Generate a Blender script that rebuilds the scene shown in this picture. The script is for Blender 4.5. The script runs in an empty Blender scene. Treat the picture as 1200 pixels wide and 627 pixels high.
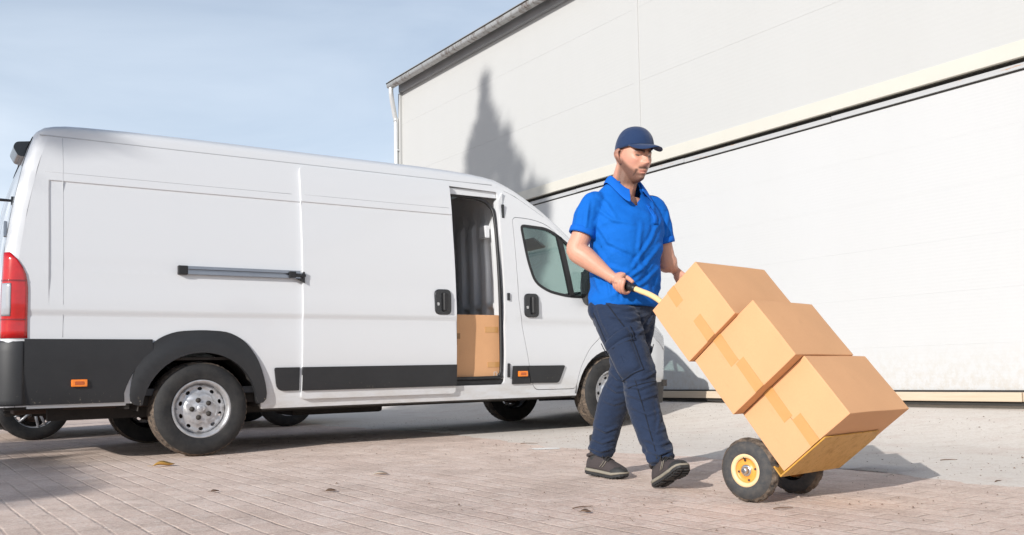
SUN_E, SKY_S, EXPO, CLOUD = 4.3, .12, 0.19, (6.0, 6.75, 7.7)
import bpy, bmesh, math, random
from mathutils import Vector, Matrix, noise
from mathutils.geometry import delaunay_2d_cdt
R = math.radians
rnd = random.Random(7)
sc = bpy.context.scene
col = sc.collection
V = Vector

# ------------------------------------------------------------------ helpers
def tag(o, label=None, cat=None, group=None, kind=None):
    if label: o['label'] = label
    if cat: o['category'] = cat
    if group: o['group'] = group
    if kind: o['kind'] = kind
    return o

def empty(name, mat, label=None, cat=None, group=None):
    o = bpy.data.objects.new(name, None)
    o.empty_display_size = .2
    o.matrix_world = mat
    col.objects.link(o)
    return tag(o, label, cat, group)

def link(name, me, mat=None, parent=None, label=None):
    o = bpy.data.objects.new(name, me)
    col.objects.link(o)
    if mat:
        me.materials.clear(); me.materials.append(mat)
    if parent: o.parent = parent
    if label: o['label'] = label
    return o

class MB:
    """collects shapes into one mesh"""
    def __init__(s): s.v = []; s.f = []; s.sm = []; s.nn = {}
    def add(s, vs, fs, smooth=False):
        k = len(s.v)
        s.v += [tuple(p) for p in vs]
        s.f += [tuple(i + k for i in f) for f in fs]
        s.sm += [smooth] * len(fs)
        return s
    def box(s, c, d, rot=None, bev=0.0, smooth=False):
        bm = bmesh.new(); bmesh.ops.create_cube(bm, size=1)
        for v in bm.verts: v.co = V((v.co.x * d[0], v.co.y * d[1], v.co.z * d[2]))
        if bev > 0:
            bmesh.ops.bevel(bm, geom=bm.edges[:], offset=bev, segments=2, affect='EDGES', profile=.6)
        m = rot if rot else Matrix.Identity(3)
        vs = [m @ v.co + V(c) for v in bm.verts]
        bm.verts.index_update()
        fs = [[v.index for v in f.verts] for f in bm.faces]
        bm.free()
        return s.add(vs, fs, smooth or False)
    def tube(s, pts, rad, n=10, caps=True, smooth=True, steps=0):
        vs, fs = limb(pts, rad, n, steps, caps)
        return s.add(vs, fs, smooth)
    def cyl(s, a, b, r, n=20, r2=None, smooth=True):
        a = V(a); b = V(b)
        vs, fs = limb([a, b], [r, r if r2 is None else r2], n, 0, False)
        s.add(vs, fs, smooth)
        k = len(s.v) - 2 * n
        s.f.append(tuple(range(k + n - 1, k - 1, -1))); s.sm.append(False)
        s.f.append(tuple(range(k + n, k + 2 * n))); s.sm.append(False)
        return s
    def lathe(s, prof, c, axis, n=48, smooth=True):
        """prof: list of (radius, along axis)"""
        ax = V(axis).normalized()
        u = ax.orthogonal().normalized(); w = ax.cross(u)
        c = V(c); vs = []; fs = []
        for (r, h) in prof:
            for i in range(n):
                a = 2 * math.pi * i / n
                vs.append(c + ax * h + (u * math.cos(a) + w * math.sin(a)) * r)
        for j in range(len(prof) - 1):
            for i in range(n):
                i2 = (i + 1) % n
                fs.append((j * n + i, j * n + i2, (j + 1) * n + i2, (j + 1) * n + i))
        return s.add(vs, fs, smooth)
    def prism(s, poly, y0, y1, M=lambda p: p):
        """poly in (x,z) extruded over y"""
        n = len(poly)
        vs = [M(V((x, y0, z))) for x, z in poly] + [M(V((x, y1, z))) for x, z in poly]
        fs = [tuple(range(n)), tuple(range(2 * n - 1, n - 1, -1))]
        fs += [(i, i + n, (i + 1) % n + n, (i + 1) % n) for i in range(n)]
        return s.add(vs, fs)
    def mesh(s, name='m'):
        me = bpy.data.meshes.new(name)
        used = sorted({i for f in s.f for i in f}); mp = {a: b for b, a in enumerate(used)}
        me.from_pydata([s.v[i] for i in used], [], [tuple(mp[i] for i in f) for f in s.f])
        me.polygons.foreach_set('use_smooth', s.sm)
        if s.nn:
            me.update()
            me.normals_split_custom_set_from_vertices([s.nn.get(i, (0, 0, 0)) for i in used])
            return me
        bm = bmesh.new(); bm.from_mesh(me)
        bmesh.ops.delete(bm, geom=[v for v in bm.verts if not v.link_faces], context='VERTS')
        bmesh.ops.recalc_face_normals(bm, faces=bm.faces)
        bm.to_mesh(me); bm.free()
        me.update()
        return me
    def build(s, name, mat, parent=None, label=None):
        return link(name, s.mesh(name), mat, parent, label)

def catmull(pts, steps):
    if steps <= 1 or len(pts) < 3: return pts
    out = []
    P = [pts[0]] + list(pts) + [pts[-1]]
    for i in range(1, len(P) - 2):
        for k in range(steps):
            t = k / steps
            a, b, c, d = P[i - 1], P[i], P[i + 1], P[i + 2]
            f = lambda a, b, c, d: .5 * ((2 * b) + (c - a) * t + (2 * a - 5 * b + 4 * c - d) * t * t + (3 * b - a - 3 * c + d) * t ** 3)
            out.append(f(a, b, c, d))
    out.append(pts[-1])
    return out

def limb(pts, rad, n=14, steps=4, caps=True):
    pts = [V(p) for p in pts]
    rr = [V((r, r)) if not isinstance(r, (tuple, list)) else V((r[0], r[1])) for r in rad]
    P = catmull(pts, steps); Q = catmull(rr, steps)
    vs = []; fs = []
    t0 = (P[1] - P[0]).normalized()
    u = t0.orthogonal().normalized()
    if abs(t0.z) > .5:
        u = V((1, 0, 0)); u = (u - t0 * u.dot(t0)).normalized()
    for i, p in enumerate(P):
        t = (P[min(i + 1, len(P) - 1)] - P[max(i - 1, 0)]).normalized()
        u = (u - t * u.dot(t)).normalized(); w = t.cross(u)
        for k in range(n):
            a = 2 * math.pi * k / n
            vs.append(p + u * math.cos(a) * Q[i][0] + w * math.sin(a) * Q[i][1])
    m = len(P)
    for j in range(m - 1):
        for k in range(n):
            k2 = (k + 1) % n
            fs.append((j * n + k, j * n + k2, (j + 1) * n + k2, (j + 1) * n + k))
    if caps:
        e0 = len(vs); r0 = min(Q[0]); r1 = min(Q[-1])
        vs.append(P[0] - (P[1] - P[0]).normalized() * r0 * .5)
        vs.append(P[-1] + (P[-1] - P[-2]).normalized() * r1 * .5)
        for k in range(n):
            k2 = (k + 1) % n
            fs.append((e0, k2, k)); fs.append((e0 + 1, (m - 1) * n + k, (m - 1) * n + k2))
    return vs, fs

def loft(rings, closed=True, caps=True):
    n = len(rings[0]); vs = [p for r in rings for p in r]; fs = []
    for j in range(len(rings) - 1):
        for k in range(n if closed else n - 1):
            k2 = (k + 1) % n
            fs.append((j * n + k, j * n + k2, (j + 1) * n + k2, (j + 1) * n + k))
    if caps:
        fs.append(tuple(range(n - 1, -1, -1))); fs.append(tuple(range((len(rings) - 1) * n, len(rings) * n)))
    return vs, fs

def pip(x, y, poly):
    c = False; n = len(poly); j = n - 1
    for i in range(n):
        xi, yi = poly[i]; xj, yj = poly[j]
        if (yi > y) != (yj > y) and x < (xj - xi) * (y - yi) / (yj - yi) + xi: c = not c
        j = i
    return c

def densify(poly, step, closed=True):
    out = []
    n = len(poly)
    for i in range(n if closed else n - 1):
        a = poly[i]; b = poly[(i + 1) % n]
        d = math.hypot(b[0] - a[0], b[1] - a[1]); k = max(1, int(math.ceil(d / step)))
        for j in range(k): out.append((a[0] + (b[0] - a[0]) * j / k, a[1] + (b[1] - a[1]) * j / k))
    if not closed: out.append(poly[-1])
    return out

def rounded(poly, r, seg=4):
    """round the corners of a polygon; r one value or one per corner"""
    out = []; n = len(poly)
    for i in range(n):
        a = V(poly[i - 1]); b = V(poly[i]); c = V(poly[(i + 1) % n])
        ri = r[i] if isinstance(r, (list, tuple)) else r
        ri = min(ri, (a - b).length * .45, (c - b).length * .45)
        if ri <= 0: out.append(tuple(b)); continue
        p = b + (a - b).normalized() * ri; q = b + (c - b).normalized() * ri
        for k in range(seg + 1):
            t = k / seg
            out.append(tuple(p * (1 - t) ** 2 + b * 2 * t * (1 - t) + q * t * t))
    return out

def cdt(outer, holes=(), step=.06, lines=(), grid=True):
    """constrained triangulation of a polygon with holes -> (points2d, triangles, boundary loops)"""
    loops = [densify(outer, step)] + [densify(h, step) for h in holes]
    pts = []; edges = []; lp = []
    for L in loops:
        k = len(pts); pts += L; n = len(L)
        edges += [(k + i, k + (i + 1) % n) for i in range(n)]
        lp.append(L)
    for L in lines:
        D = densify(L, step, False); k = len(pts); pts += D
        edges += [(k + i, k + i + 1) for i in range(len(D) - 1)]
    if grid:
        xs = [p[0] for p in outer]; ys = [p[1] for p in outer]
        x0, x1, y0, y1 = min(xs), max(xs), min(ys), max(ys)
        base = [V(p) for p in pts]
        nx = int((x1 - x0) / step); ny = int((y1 - y0) / step)
        cell = {}
        for p in base: cell.setdefault((int(p.x // step), int(p.y // step)), []).append(p)
        for i in range(1, nx + 1):
            for j in range(1, ny + 1):
                x = x0 + i * (x1 - x0) / (nx + 1); y = y0 + j * (y1 - y0) / (ny + 1)
                if not pip(x, y, outer) or any(pip(x, y, h) for h in holes): continue
                cx, cy = int(x // step), int(y // step); ok = True
                for a in (-1, 0, 1):
                    for b in (-1, 0, 1):
                        for q in cell.get((cx + a, cy + b), ()):
                            if (q.x - x) ** 2 + (q.y - y) ** 2 < (step * .45) ** 2: ok = False
                if ok: pts.append((x, y))
    vo, eo, fo = delaunay_2d_cdt([V(p) for p in pts], edges, [], 0, 1e-5)[:3]
    tris = []
    for f in fo:
        cx = sum(vo[i].x for i in f) / 3; cy = sum(vo[i].y for i in f) / 3
        if pip(cx, cy, outer) and not any(pip(cx, cy, h) for h in holes): tris.append(tuple(f))
    return [tuple(v) for v in vo], tris, lp

def panel(mb, outer, holes=(), M=None, lip=.025, inward=V((0, 1, 0)), step=.06, lines=(), grid=True):
    """curved sheet: 2-d outline mapped through M, with a return edge all round"""
    P, T, LP = cdt(outer, holes, step, lines, grid)
    k0 = len(mb.v); Q = [M(*p) for p in P]; e = 2e-4
    N = []
    for (a, b) in P:
        n_ = (M(a + e, b) - M(a - e, b)).cross(M(a, b + e) - M(a, b - e)); n_.normalize()
        if n_.dot(inward) > 0: n_ = -n_
        N.append(n_)
    T2 = []
    for t in T:
        g = (Q[t[1]] - Q[t[0]]).cross(Q[t[2]] - Q[t[0]])
        T2.append(t if g.dot(N[t[0]]) >= 0 else (t[0], t[2], t[1]))
    mb.add(Q, T2, True)
    for i, n_ in enumerate(N): mb.nn[k0 + i] = tuple(n_)
    if lip:
        for L in LP:
            a = [M(*p) for p in L]; n = len(a)
            b = [q + inward * lip for q in a]
            mb.add(a + b, [(i, (i + 1) % n, (i + 1) % n + n, i + n) for i in range(n)], False)

def fuse(parts, voxel, smooth=4, fac=.5):
    """union of closed shapes as ONE continuous surface"""
    mb = MB()
    for vs, fs in parts: mb.add(vs, fs)
    o = bpy.data.objects.new('tmp', mb.mesh()); col.objects.link(o)
    m = o.modifiers.new('r', 'REMESH'); m.mode = 'VOXEL'; m.voxel_size = voxel; m.use_smooth_shade = True
    if smooth:
        s = o.modifiers.new('s', 'SMOOTH'); s.iterations = smooth; s.factor = fac
    dg = bpy.context.evaluated_depsgraph_get(); dg.update()
    me = bpy.data.meshes.new_from_object(o.evaluated_get(dg))
    md = o.data
    bpy.data.objects.remove(o); bpy.data.meshes.remove(md)
    for p in me.polygons: p.use_smooth = True
    return me

def bevel_obj(o, w, seg=2, ang=40):
    m = o.modifiers.new('bevel', 'BEVEL'); m.width = w; m.segments = seg; m.limit_method = 'ANGLE'; m.angle_limit = R(ang)
    return o

def interp(x, tab):
    if x <= tab[0][0]: return tab[0][1]
    for (a, b), (c, d) in zip(tab, tab[1:]):
        if x <= c: return b + (d - b) * (x - a) / (c - a)
    return tab[-1][1]

def sstep(t):
    t = max(0, min(1, t)); return t * t * (3 - 2 * t)

# ------------------------------------------------------------------ materials
class NT:
    def __init__(s, name):
        s.m = bpy.data.materials.new(name); s.m.use_nodes = True
        s.t = s.m.node_tree; s.t.nodes.clear()
        s.out = s.n('ShaderNodeOutputMaterial')
        s.co = s.n('ShaderNodeTexCoord')
    def n(s, t, **k):
        x = s.t.nodes.new(t)
        for a, b in k.items(): setattr(x, a, b)
        return x
    def l(s, a, b): s.t.links.new(a, b)
    def map(s, scale=(1, 1, 1), rot=(0, 0, 0), loc=(0, 0, 0)):
        m = s.n('ShaderNodeMapping')
        m.inputs['Scale'].default_value = scale; m.inputs['Rotation'].default_value = rot; m.inputs['Location'].default_value = loc
        s.l(s.co.outputs['Object'], m.inputs['Vector']); return m.outputs[0]
    def noise(s, scale=5, detail=4, rough=.55, vec=None, out='Fac'):
        x = s.n('ShaderNodeTexNoise'); x.inputs['Scale'].default_value = scale
        x.inputs['Detail'].default_value = detail; x.inputs['Roughness'].default_value = rough
        s.l(vec if vec else s.co.outputs['Object'], x.inputs['Vector']); return x.outputs[out]
    def ramp(s, fac, stops):
        x = s.n('ShaderNodeValToRGB'); cr = x.color_ramp
        while len(cr.elements) < len(stops): cr.elements.new(.5)
        for e, (p, c) in zip(cr.elements, stops):
            e.position = p; e.color = c if isinstance(c, tuple) and len(c) == 4 else ((c[0], c[1], c[2], 1) if isinstance(c, tuple) else (c, c, c, 1))
        s.l(fac, x.inputs['Fac']); return x.outputs['Color']
    def mix(s, fac, a, b, mode='MIX'):
        x = s.n('ShaderNodeMix', data_type='RGBA', blend_type=mode)
        for v, i in ((fac, 0), (a, 6), (b, 7)):
            if isinstance(v, (int, float)): x.inputs[i].default_value = v
            elif isinstance(v, tuple): x.inputs[i].default_value = (v[0], v[1], v[2], 1)
            else: s.l(v, x.inputs[i])
        return x.outputs[2]
    def math(s, op, a, b=0.0):
        x = s.n('ShaderNodeMath', operation=op)
        for v, i in ((a, 0), (b, 1)):
            if isinstance(v, (int, float)): x.inputs[i].default_value = v
            else: s.l(v, x.inputs[i])
        return x.outputs[0]
    def bump(s, h, strength=.3, dist=.01, nrm=None):
        x = s.n('ShaderNodeBump'); x.inputs['Strength'].default_value = strength; x.inputs['Distance'].default_value = dist
        s.l(h, x.inputs['Height'])
        if nrm: s.l(nrm, x.inputs['Normal'])
        return x.outputs[0]
    def pbsdf(s, color, rough=.5, metal=0, normal=None, coat=0, spec=None, **k):
        b = s.n('ShaderNodeBsdfPrincipled')
        def put(nm, v):
            if isinstance(v, (int, float)): b.inputs[nm].default_value = v
            elif isinstance(v, tuple): b.inputs[nm].default_value = (v[0], v[1], v[2], 1)
            else: s.l(v, b.inputs[nm])
        put('Base Color', color); put('Roughness', rough); put('Metallic', metal)
        if normal: s.l(normal, b.inputs['Normal'])
        if coat: put('Coat Weight', coat); b.inputs['Coat Roughness'].default_value = .08
        if spec is not None: put('Specular IOR Level', spec)
        for a, v in k.items(): put(a, v)
        s.l(b.outputs[0], s.out.inputs['Surface']); return b

def simple(name, c, rough=.5, metal=0, var=.12, scale=8, bump=0.0, bscale=60, coat=0, spec=None):
    t = NT(name)
    f = t.noise(scale, 5, .6)
    d = tuple(x * (1 - var) for x in c); e = tuple(min(1, x * (1 + var)) for x in c)
    cc = t.mix(f, d, e)
    nr = t.bump(t.noise(bscale, 3), bump, .004) if bump else None
    t.pbsdf(cc, rough, metal, nr, coat, spec)
    return t.m

MAT = {}
def mats():
    # white vehicle paint with a little road film low down
    t = NT('white_paint')
    sx = t.n('ShaderNodeSeparateXYZ'); t.l(t.co.outputs['Object'], sx.inputs[0])
    film = t.math('MULTIPLY', t.ramp(sx.outputs['Z'], [(.28, .9), (.62, 0.)]), t.ramp(t.noise(7, 6, .7, t.map((.6, 1, 2))), [(.42, 0.), (.75, 1.)]))
    cc = t.mix(film, (.615, .625, .636), (.44, .39, .32))
    t.pbsdf(cc, t.mix(film, (.30, .30, .30), (.6, .6, .6)), 0, None, .55, .5); MAT['white'] = t.m
    # black ribbed plastic with dried mud specks
    t = NT('black_plastic')
    sx = t.n('ShaderNodeSeparateXYZ'); t.l(t.co.outputs['Object'], sx.inputs[0])
    sp = t.math('MULTIPLY', t.ramp(t.noise(46, 3, .6, t.map((1, 1, .6))), [(.64, 0.), (.72, .8)]), t.ramp(sx.outputs['Z'], [(.40, 1.), (.54, 0.)]))
    du = t.noise(5, 6, .7)
    cc = t.mix(sp, t.mix(du, (.010, .0105, .012), (.024, .025, .027)), (.30, .26, .20))
    t.pbsdf(cc, .55, 0, t.bump(t.noise(300, 2), .15, .002)); MAT['plastic'] = t.m
    MAT['black'] = simple('black_rubber', (.012, .012, .013), .5, 0, .3, 20)
    MAT['gloss_black'] = simple('gloss_black', (.012, .013, .015), .18, 0, .2, 12, coat=.3)
    MAT['under'] = simple('underbody_dirt', (.035, .030, .026), .85, 0, .5, 9, .5, 30)
    MAT['rust_under'] = simple('rusty_steel', (.09, .055, .04), .8, .2, .5, 12, .5, 40)
    MAT['lining'] = simple('primer_grey_metal', (.72, .73, .74), .42, .15, .15, 3)
    MAT['dark_lining'] = simple('dark_headliner', (.16, .16, .17), .8, 0, .2, 6)
    MAT['seat'] = simple('seat_cloth', (.06, .065, .075), .9, 0, .3, 30, .3, 200)
    MAT['dash'] = simple('dash_plastic', (.05, .052, .056), .6, 0, .2, 20)
    MAT['alu'] = simple('anodised_rail', (.32, .34, .37), .3, .85, .15, 10)
    MAT['steel'] = simple('bright_steel', (.55, .55, .55), .3, .9, .15, 20)
    t = NT('painted_steel_rim')
    cc = t.mix(t.ramp(t.noise(14, 6, .7), [(.40, 0.), (.8, 1.)]), (.50, .51, .53), (.30, .27, .24))
    t.pbsdf(cc, .38, .55); MAT['rim'] = t.m
    # tyre rubber : object space = wheel, dusty tread
    t = NT('tyre_rubber')
    du = t.ramp(t.noise(11, 6, .7), [(.38, 0.), (.72, 1.)])
    cc = t.mix(du, (.010, .010, .011), (.030, .028, .026))
    t.pbsdf(cc, .75, 0, t.bump(t.noise(90, 3), .2, .003)); MAT['tyre'] = t.m
    t = NT('tyre_tread')
    du = t.ramp(t.noise(16, 6, .75), [(.36, 0.), (.62, 1.)])
    cc = t.mix(du, (.020, .019, .018), (.17, .125, .09))
    vo = t.n('ShaderNodeTexVoronoi'); vo.inputs['Scale'].default_value = 38; t.l(t.co.outputs['Object'], vo.inputs['Vector'])
    t.pbsdf(cc, .85, 0, t.bump(vo.outputs['Distance'], .7, .012)); MAT['tread'] = t.m
    # glass : thin pane
    def glass(name, tint, refl=.10):
        t = NT(name)
        tr = t.n('ShaderNodeBsdfTransparent'); tr.inputs[0].default_value = (*tint, 1)
        gl = t.n('ShaderNodeBsdfGlossy'); gl.inputs['Roughness'].default_value = .02; gl.inputs[0].default_value = (1, 1, 1, 1)
        lw = t.n('ShaderNodeLayerWeight'); lw.inputs[0].default_value = .5
        fr_ = t.math('MULTIPLY', t.math('POWER', lw.outputs['Facing'], 4), .85); fr = t.math('ADD', fr_, .06)
        mx = t.n('ShaderNodeMixShader')
        t.l(fr, mx.inputs[0]); t.l(tr.outputs[0], mx.inputs[1]); t.l(gl.outputs[0], mx.inputs[2])
        t.l(mx.outputs[0], t.out.inputs['Surface']); return t.m
    MAT['glass'] = glass('window_glass', (.60, .72, .69))
    MAT['lens_clear'] = simple('clear_lens', (.42, .43, .45), .12, .3, .1, 60, coat=.5)
    MAT['lens_red'] = simple('red_lens', (.46, .006, .006), .15, 0, .25, 30, coat=.8)
    MAT['lens_dark_red'] = simple('dark_red_lens', (.22, .004, .005), .15, 0, .25, 30, coat=.8)
    t = NT('dusty_cart_rubber')
    du = t.ramp(t.noise(26, 6, .7), [(.42, 0.), (.75, .7)])
    t.pbsdf(t.mix(du, (.040, .041, .043), (.11, .095, .08)), .8, 0, t.bump(t.noise(120, 3), .25, .003)); MAT['cart_tyre'] = t.m
    MAT['navy_line'] = simple('dark_navy_line', (.005, .008, .016), .9, 0, .2, 40)  # trouser seams, and painted shade lines round the pockets and flaps
    MAT['rim_sunlit'] = simple('sunlit_rim_edge', (.74, .50, .27), .5, 0, .15, 25)  # paler tone puts sunlight on the rim edge into the colour
    MAT['seam'] = simple('seam_line_grey', (.42, .43, .44), .6, 0, .1, 20)  # grey for seams and for the drawn shade of a crease
    MAT['amber_dark'] = simple('dark_amber_lens', (.42, .08, .006), .2, 0, .25, 40, coat=.6)
    MAT['amber'] = simple('amber_lens', (.80, .20, .012), .2, 0, .25, 40, coat=.6)
    # corrugated kraft board
    def board(name, c):
        t = NT(name)
        wv = t.n('ShaderNodeTexWave'); wv.inputs['Scale'].default_value = 26; wv.inputs['Distortion'].default_value = .25
        wv.bands_direction = 'X'; t.l(t.map((1, 1, 1)), wv.inputs['Vector'])
        f = t.noise(4, 5, .6); g = t.noise(160, 2)
        cc = t.mix(f, tuple(x * .90 for x in c), tuple(x * 1.08 for x in c))
        cc = t.mix(.10, cc, g, 'SOFT_LIGHT')
        scf = t.ramp(t.noise(3.2, 6, .75, t.map((1, 4, 1))), [(.63, 0.), (.76, .35)])
        cc = t.mix(scf, cc, tuple(x * .72 for x in c))
        t.pbsdf(cc, .72, 0, t.bump(wv.outputs['Fac'], .10, .003), 0, .3); return t.m
    MAT['board'] = board('kraft_board', (.62, .338, .170))
    MAT['board_dark'] = board('kraft_board_cut_edge', (.30, .17, .08))
    t = NT('packing_tape')
    cc = t.mix(t.noise(30, 4, .7, t.map((1, 1, .3))), (.50, .262, .092), (.57, .305, .115))
    t.pbsdf(cc, .22, 0, t.bump(t.noise(26, 4), .25, .004), .2); MAT['tape'] = t.m
    # yellow hand truck paint
    t = NT('rusty_yellow_paint')
    k = t.mix(.5, t.ramp(t.noise(11, 9, .8), [(.50, 0.), (.74, 1.)]), t.ramp(t.noise(38, 6, .75, t.map((2.2, 1, 1))), [(.56, 0.), (.68, 1.)]))
    cc = t.mix(k, (.54, .29, .05), (.09, .045, .02))
    t.pbsdf(cc, t.mix(k, (.4, .4, .4), (.9, .9, .9)), 0, t.bump(k, .3, -.002)); MAT['yellow'] = t.m
    MAT['cream'] = simple('cream_tube_paint', (.72, .52, .26), .35, 0, .12, 14)
    MAT['orange'] = simple('orange_rim_paint', (.70, .30, .05), .4, 0, .2, 25)
    # ---------------- building
    def wallmat(name, c, rib, amp):
        t = NT(name)
        sx = t.n('ShaderNodeSeparateXYZ'); t.l(t.co.outputs['Object'], sx.inputs[0])
        w = t.math('SINE', t.math('MULTIPLY', sx.outputs['Z'], 6.2832 / rib))
        st = t.ramp(t.noise(2.2, 6, .7, t.map((.5, 1, .12))), [(.40, 0.), (.9, .22)])
        lo = t.math('MULTIPLY', t.ramp(sx.outputs['Z'], [(.30, .8), (.85, 0.)]), t.ramp(t.noise(20, 7, .75, t.map((1, 1, .7))), [(.44, 0.), (.60, 1.)]))
        cc = t.mix(st, c, tuple(x * f for x, f in zip(c, (.86, .85, .82))))
        cc = t.mix(t.math('MULTIPLY', lo, .6), cc, (.40, .34, .26))
        t.pbsdf(cc, .45, 0, t.bump(w, amp, .002), 0, .35); return t.m
    MAT['wall'] = wallmat('white_sandwich_panel', (.455, .455, .443), .05, .09)
    MAT['door'] = wallmat('white_sectional_door', (.495, .497, .495), .033, .07)
    MAT['flash'] = simple('cream_flashing', (.525, .505, .445), .45, 0, .05, 3)
    t = NT('weathered_rail')
    k = t.ramp(t.noise(8, 7, .7, t.map((.35, 1, 4))), [(.62, 0.), (.70, 1.)])
    t.pbsdf(t.mix(k, (.43, .435, .44), (.40, .19, .07)), .5, .1); MAT['rail'] = t.m
    MAT['seal'] = simple('dark_rubber_seal', (.03, .028, .025), .8, 0, .3, 20)
    t = NT('stained_eave_metal')
    k = t.ramp(t.noise(5, 7, .7, t.map((2.5, 1, 1))), [(.50, 0.), (.66, 1.)])
    t.pbsdf(t.mix(k, (.50, .51, .50), (.14, .085, .06)), .5, .2); MAT['eave'] = t.m
    MAT['eave_dark'] = simple('grey_soffit', (.30, .31, .32), .7, .1, .15, 4)
    MAT['galv'] = simple('galvanised_pipe', (.60, .61, .61), .4, .4, .1, 6)
    t = NT('sill_timber')
    k = t.noise(9, 7, .7, t.map((.3, 1, 5)))
    t.pbsdf(t.mix(k, (.42, .32, .22), (.62, .52, .40)), .7, 0, t.bump(k, .3, .004)); MAT['sill'] = t.m
    # ---------------- ground
    t = NT('block_paving')
    vec = t.map((1, 1, 1), (0, 0, R(54.7)))
    wob = t.n('ShaderNodeVectorMath', operation='MULTIPLY_ADD')
    nz = t.n('ShaderNodeTexNoise'); nz.inputs['Scale'].default_value = .9; nz.inputs['Detail'].default_value = 3
    t.l(vec, nz.inputs['Vector']); t.l(nz.outputs['Color'], wob.inputs[0]); wob.inputs[1].default_value = (.05, .05, 0); t.l(vec, wob.inputs[2])
    wo2 = t.n('ShaderNodeVectorMath', operation='MULTIPLY_ADD')
    nz2 = t.n('ShaderNodeTexNoise'); nz2.inputs['Scale'].default_value = 22; nz2.inputs['Detail'].default_value = 3
    t.l(vec, nz2.inputs['Vector']); t.l(nz2.outputs['Color'], wo2.inputs[0]); wo2.inputs[1].default_value = (.012, .012, 0); t.l(wob.outputs[0], wo2.inputs[2])
    sv = t.n('ShaderNodeSeparateXYZ'); t.l(wo2.outputs[0], sv.inputs[0])
    row = t.math('DIVIDE', sv.outputs['Y'], .116); rf = t.math('FLOOR', row); fr_ = t.math('SUBTRACT', row, rf)
    colu = t.math('ADD', t.math('DIVIDE', sv.outputs['X'], .232), t.math('MULTIPLY', t.math('MODULO', rf, 2), .5)); cf = t.math('FLOOR', colu); fc = t.math('SUBTRACT', colu, cf)
    dr = t.math('MULTIPLY', t.math('MINIMUM', fr_, t.math('SUBTRACT', 1, fr_)), .116)
    dc = t.math('MULTIPLY', t.math('MINIMUM', fc, t.math('SUBTRACT', 1, fc)), .232)
    jr = t.ramp(dr, [(.0028, 1.), (.0085, 0.)]); jc = t.ramp(dc, [(.0022, 1.), (.0075, 0.)])
    wear = t.ramp(t.noise(1.3, 5, .7, t.map((1, 1, 1), (0, 0, 0), (3, 1, 0))), [(.40, .06), (.66, 1.)])
    wear3 = t.ramp(t.noise(8, 5, .7, t.map((1, 1, 1), (0, 0, 0), (2, 7, 0))), [(.34, .25), (.60, 1.)])
    wear2 = t.ramp(t.noise(3.1, 5, .7, t.map((1, 1, 1), (0, 0, 0), (9, 5, 0))), [(.34, .1), (.60, .95)])
    jnt = t.math('MAXIMUM', t.math('MULTIPLY', jr, t.math('MULTIPLY', wear3, t.math('ADD', t.math('MULTIPLY', wear, .8), .2))), t.math('MULTIPLY', jc, wear2))
    cmb = t.n('ShaderNodeCombineXYZ'); t.l(rf, cmb.inputs[0]); t.l(cf, cmb.inputs[1])
    wn = t.n('ShaderNodeTexWhiteNoise', noise_dimensions='2D'); t.l(cmb.outputs[0], wn.inputs['Vector'])
    stone = t.ramp(wn.outputs['Value'], [(0., (.60, .465, .392)), (.5, (.66, .522, .445)), (1., (.70, .566, .49))])
    # joints : sand in the gap, a darker line along its middle
    jcol = t.mix(t.ramp(dr, [(.001, 1.), (.0035, 0.)]), (.62, .49, .385), (.22, .155, .11))
    base = t.mix(t.math('MULTIPLY', jnt, .85), stone, jcol)
    big = t.noise(.55, 6, .65); mid = t.noise(5, 7, .7); fine = t.noise(120, 3, .7)
    cc = t.mix(t.ramp(big, [(.38, 0.), (.70, .7)]), base, (.71, .575, .485))          # sand dusted areas
    cc = t.mix(t.ramp(mid, [(.50, 0.), (.74, .5)]), cc, (.42, .32, .262))
    cc = t.mix(t.ramp(t.noise(1.7, 8, .75), [(.47, 0.), (.64, .65)]), cc, (.46, .355, .295))
    cc = t.mix(t.ramp(t.noise(17, 5, .7), [(.56, 0.), (.70, .6)]), cc, (.66, .59, .53))
    cc = t.mix(.42, cc, t.noise(46, 4, .75), 'OVERLAY'); cc = t.mix(t.ramp(t.noise(64, 4, .7), [(.63, 0.), (.69, .55)]), cc, (.22, .16, .125)); cc = t.mix(.5, cc, fine, 'OVERLAY')
    hgt = t.math('SUBTRACT', t.math('MULTIPLY', fine, .22), t.math('MULTIPLY', jnt, .75))
    hgt = t.math('ADD', hgt, t.math('MULTIPLY', wn.outputs['Value'], .35))
    hgt = t.math('ADD', hgt, t.math('MULTIPLY', mid, .6))
    t.pbsdf(cc, .9, 0, t.bump(hgt, .9, .010), 0, .25); MAT['pave'] = t.m
    t = NT('pale_concrete')
    big = t.noise(.7, 6, .7); mid = t.noise(6, 8, .75, t.map((.5, 1, 1), (0, 0, R(40)))); fine = t.noise(90, 4, .7)
    cc = t.mix(big, (.59, .535, .475), (.675, .62, .56))
    cc = t.mix(t.ramp(mid, [(.52, 0.), (.74, .6)]), cc, (.46, .39, .335))
    cc = t.mix(t.ramp(t.noise(2.1, 6, .7), [(.52, 0.), (.70, .7)]), cc, (.56, .465, .405))
    cc = t.mix(.34, cc, t.noise(42, 4, .75), 'OVERLAY'); cc = t.mix(t.ramp(t.noise(58, 4, .7), [(.64, 0.), (.70, .5)]), cc, (.30, .25, .20)); cc = t.mix(.3, cc, fine, 'OVERLAY')
    vo = t.n('ShaderNodeTexVoronoi', feature='DISTANCE_TO_EDGE'); vo.inputs['Scale'].default_value = .55
    t.l(t.noise(1.5, 4, .6, None, 'Color'), vo.inputs['Vector'])
    t.pbsdf(cc, .9, 0, t.bump(t.math('ADD', mid, t.math('MULTIPLY', fine, .3)), .6, .006), 0, .25); MAT['conc'] = t.m
    MAT['grit'] = simple('grit', (.20, .14, .10), .95, 0, .5, 40)
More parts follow.
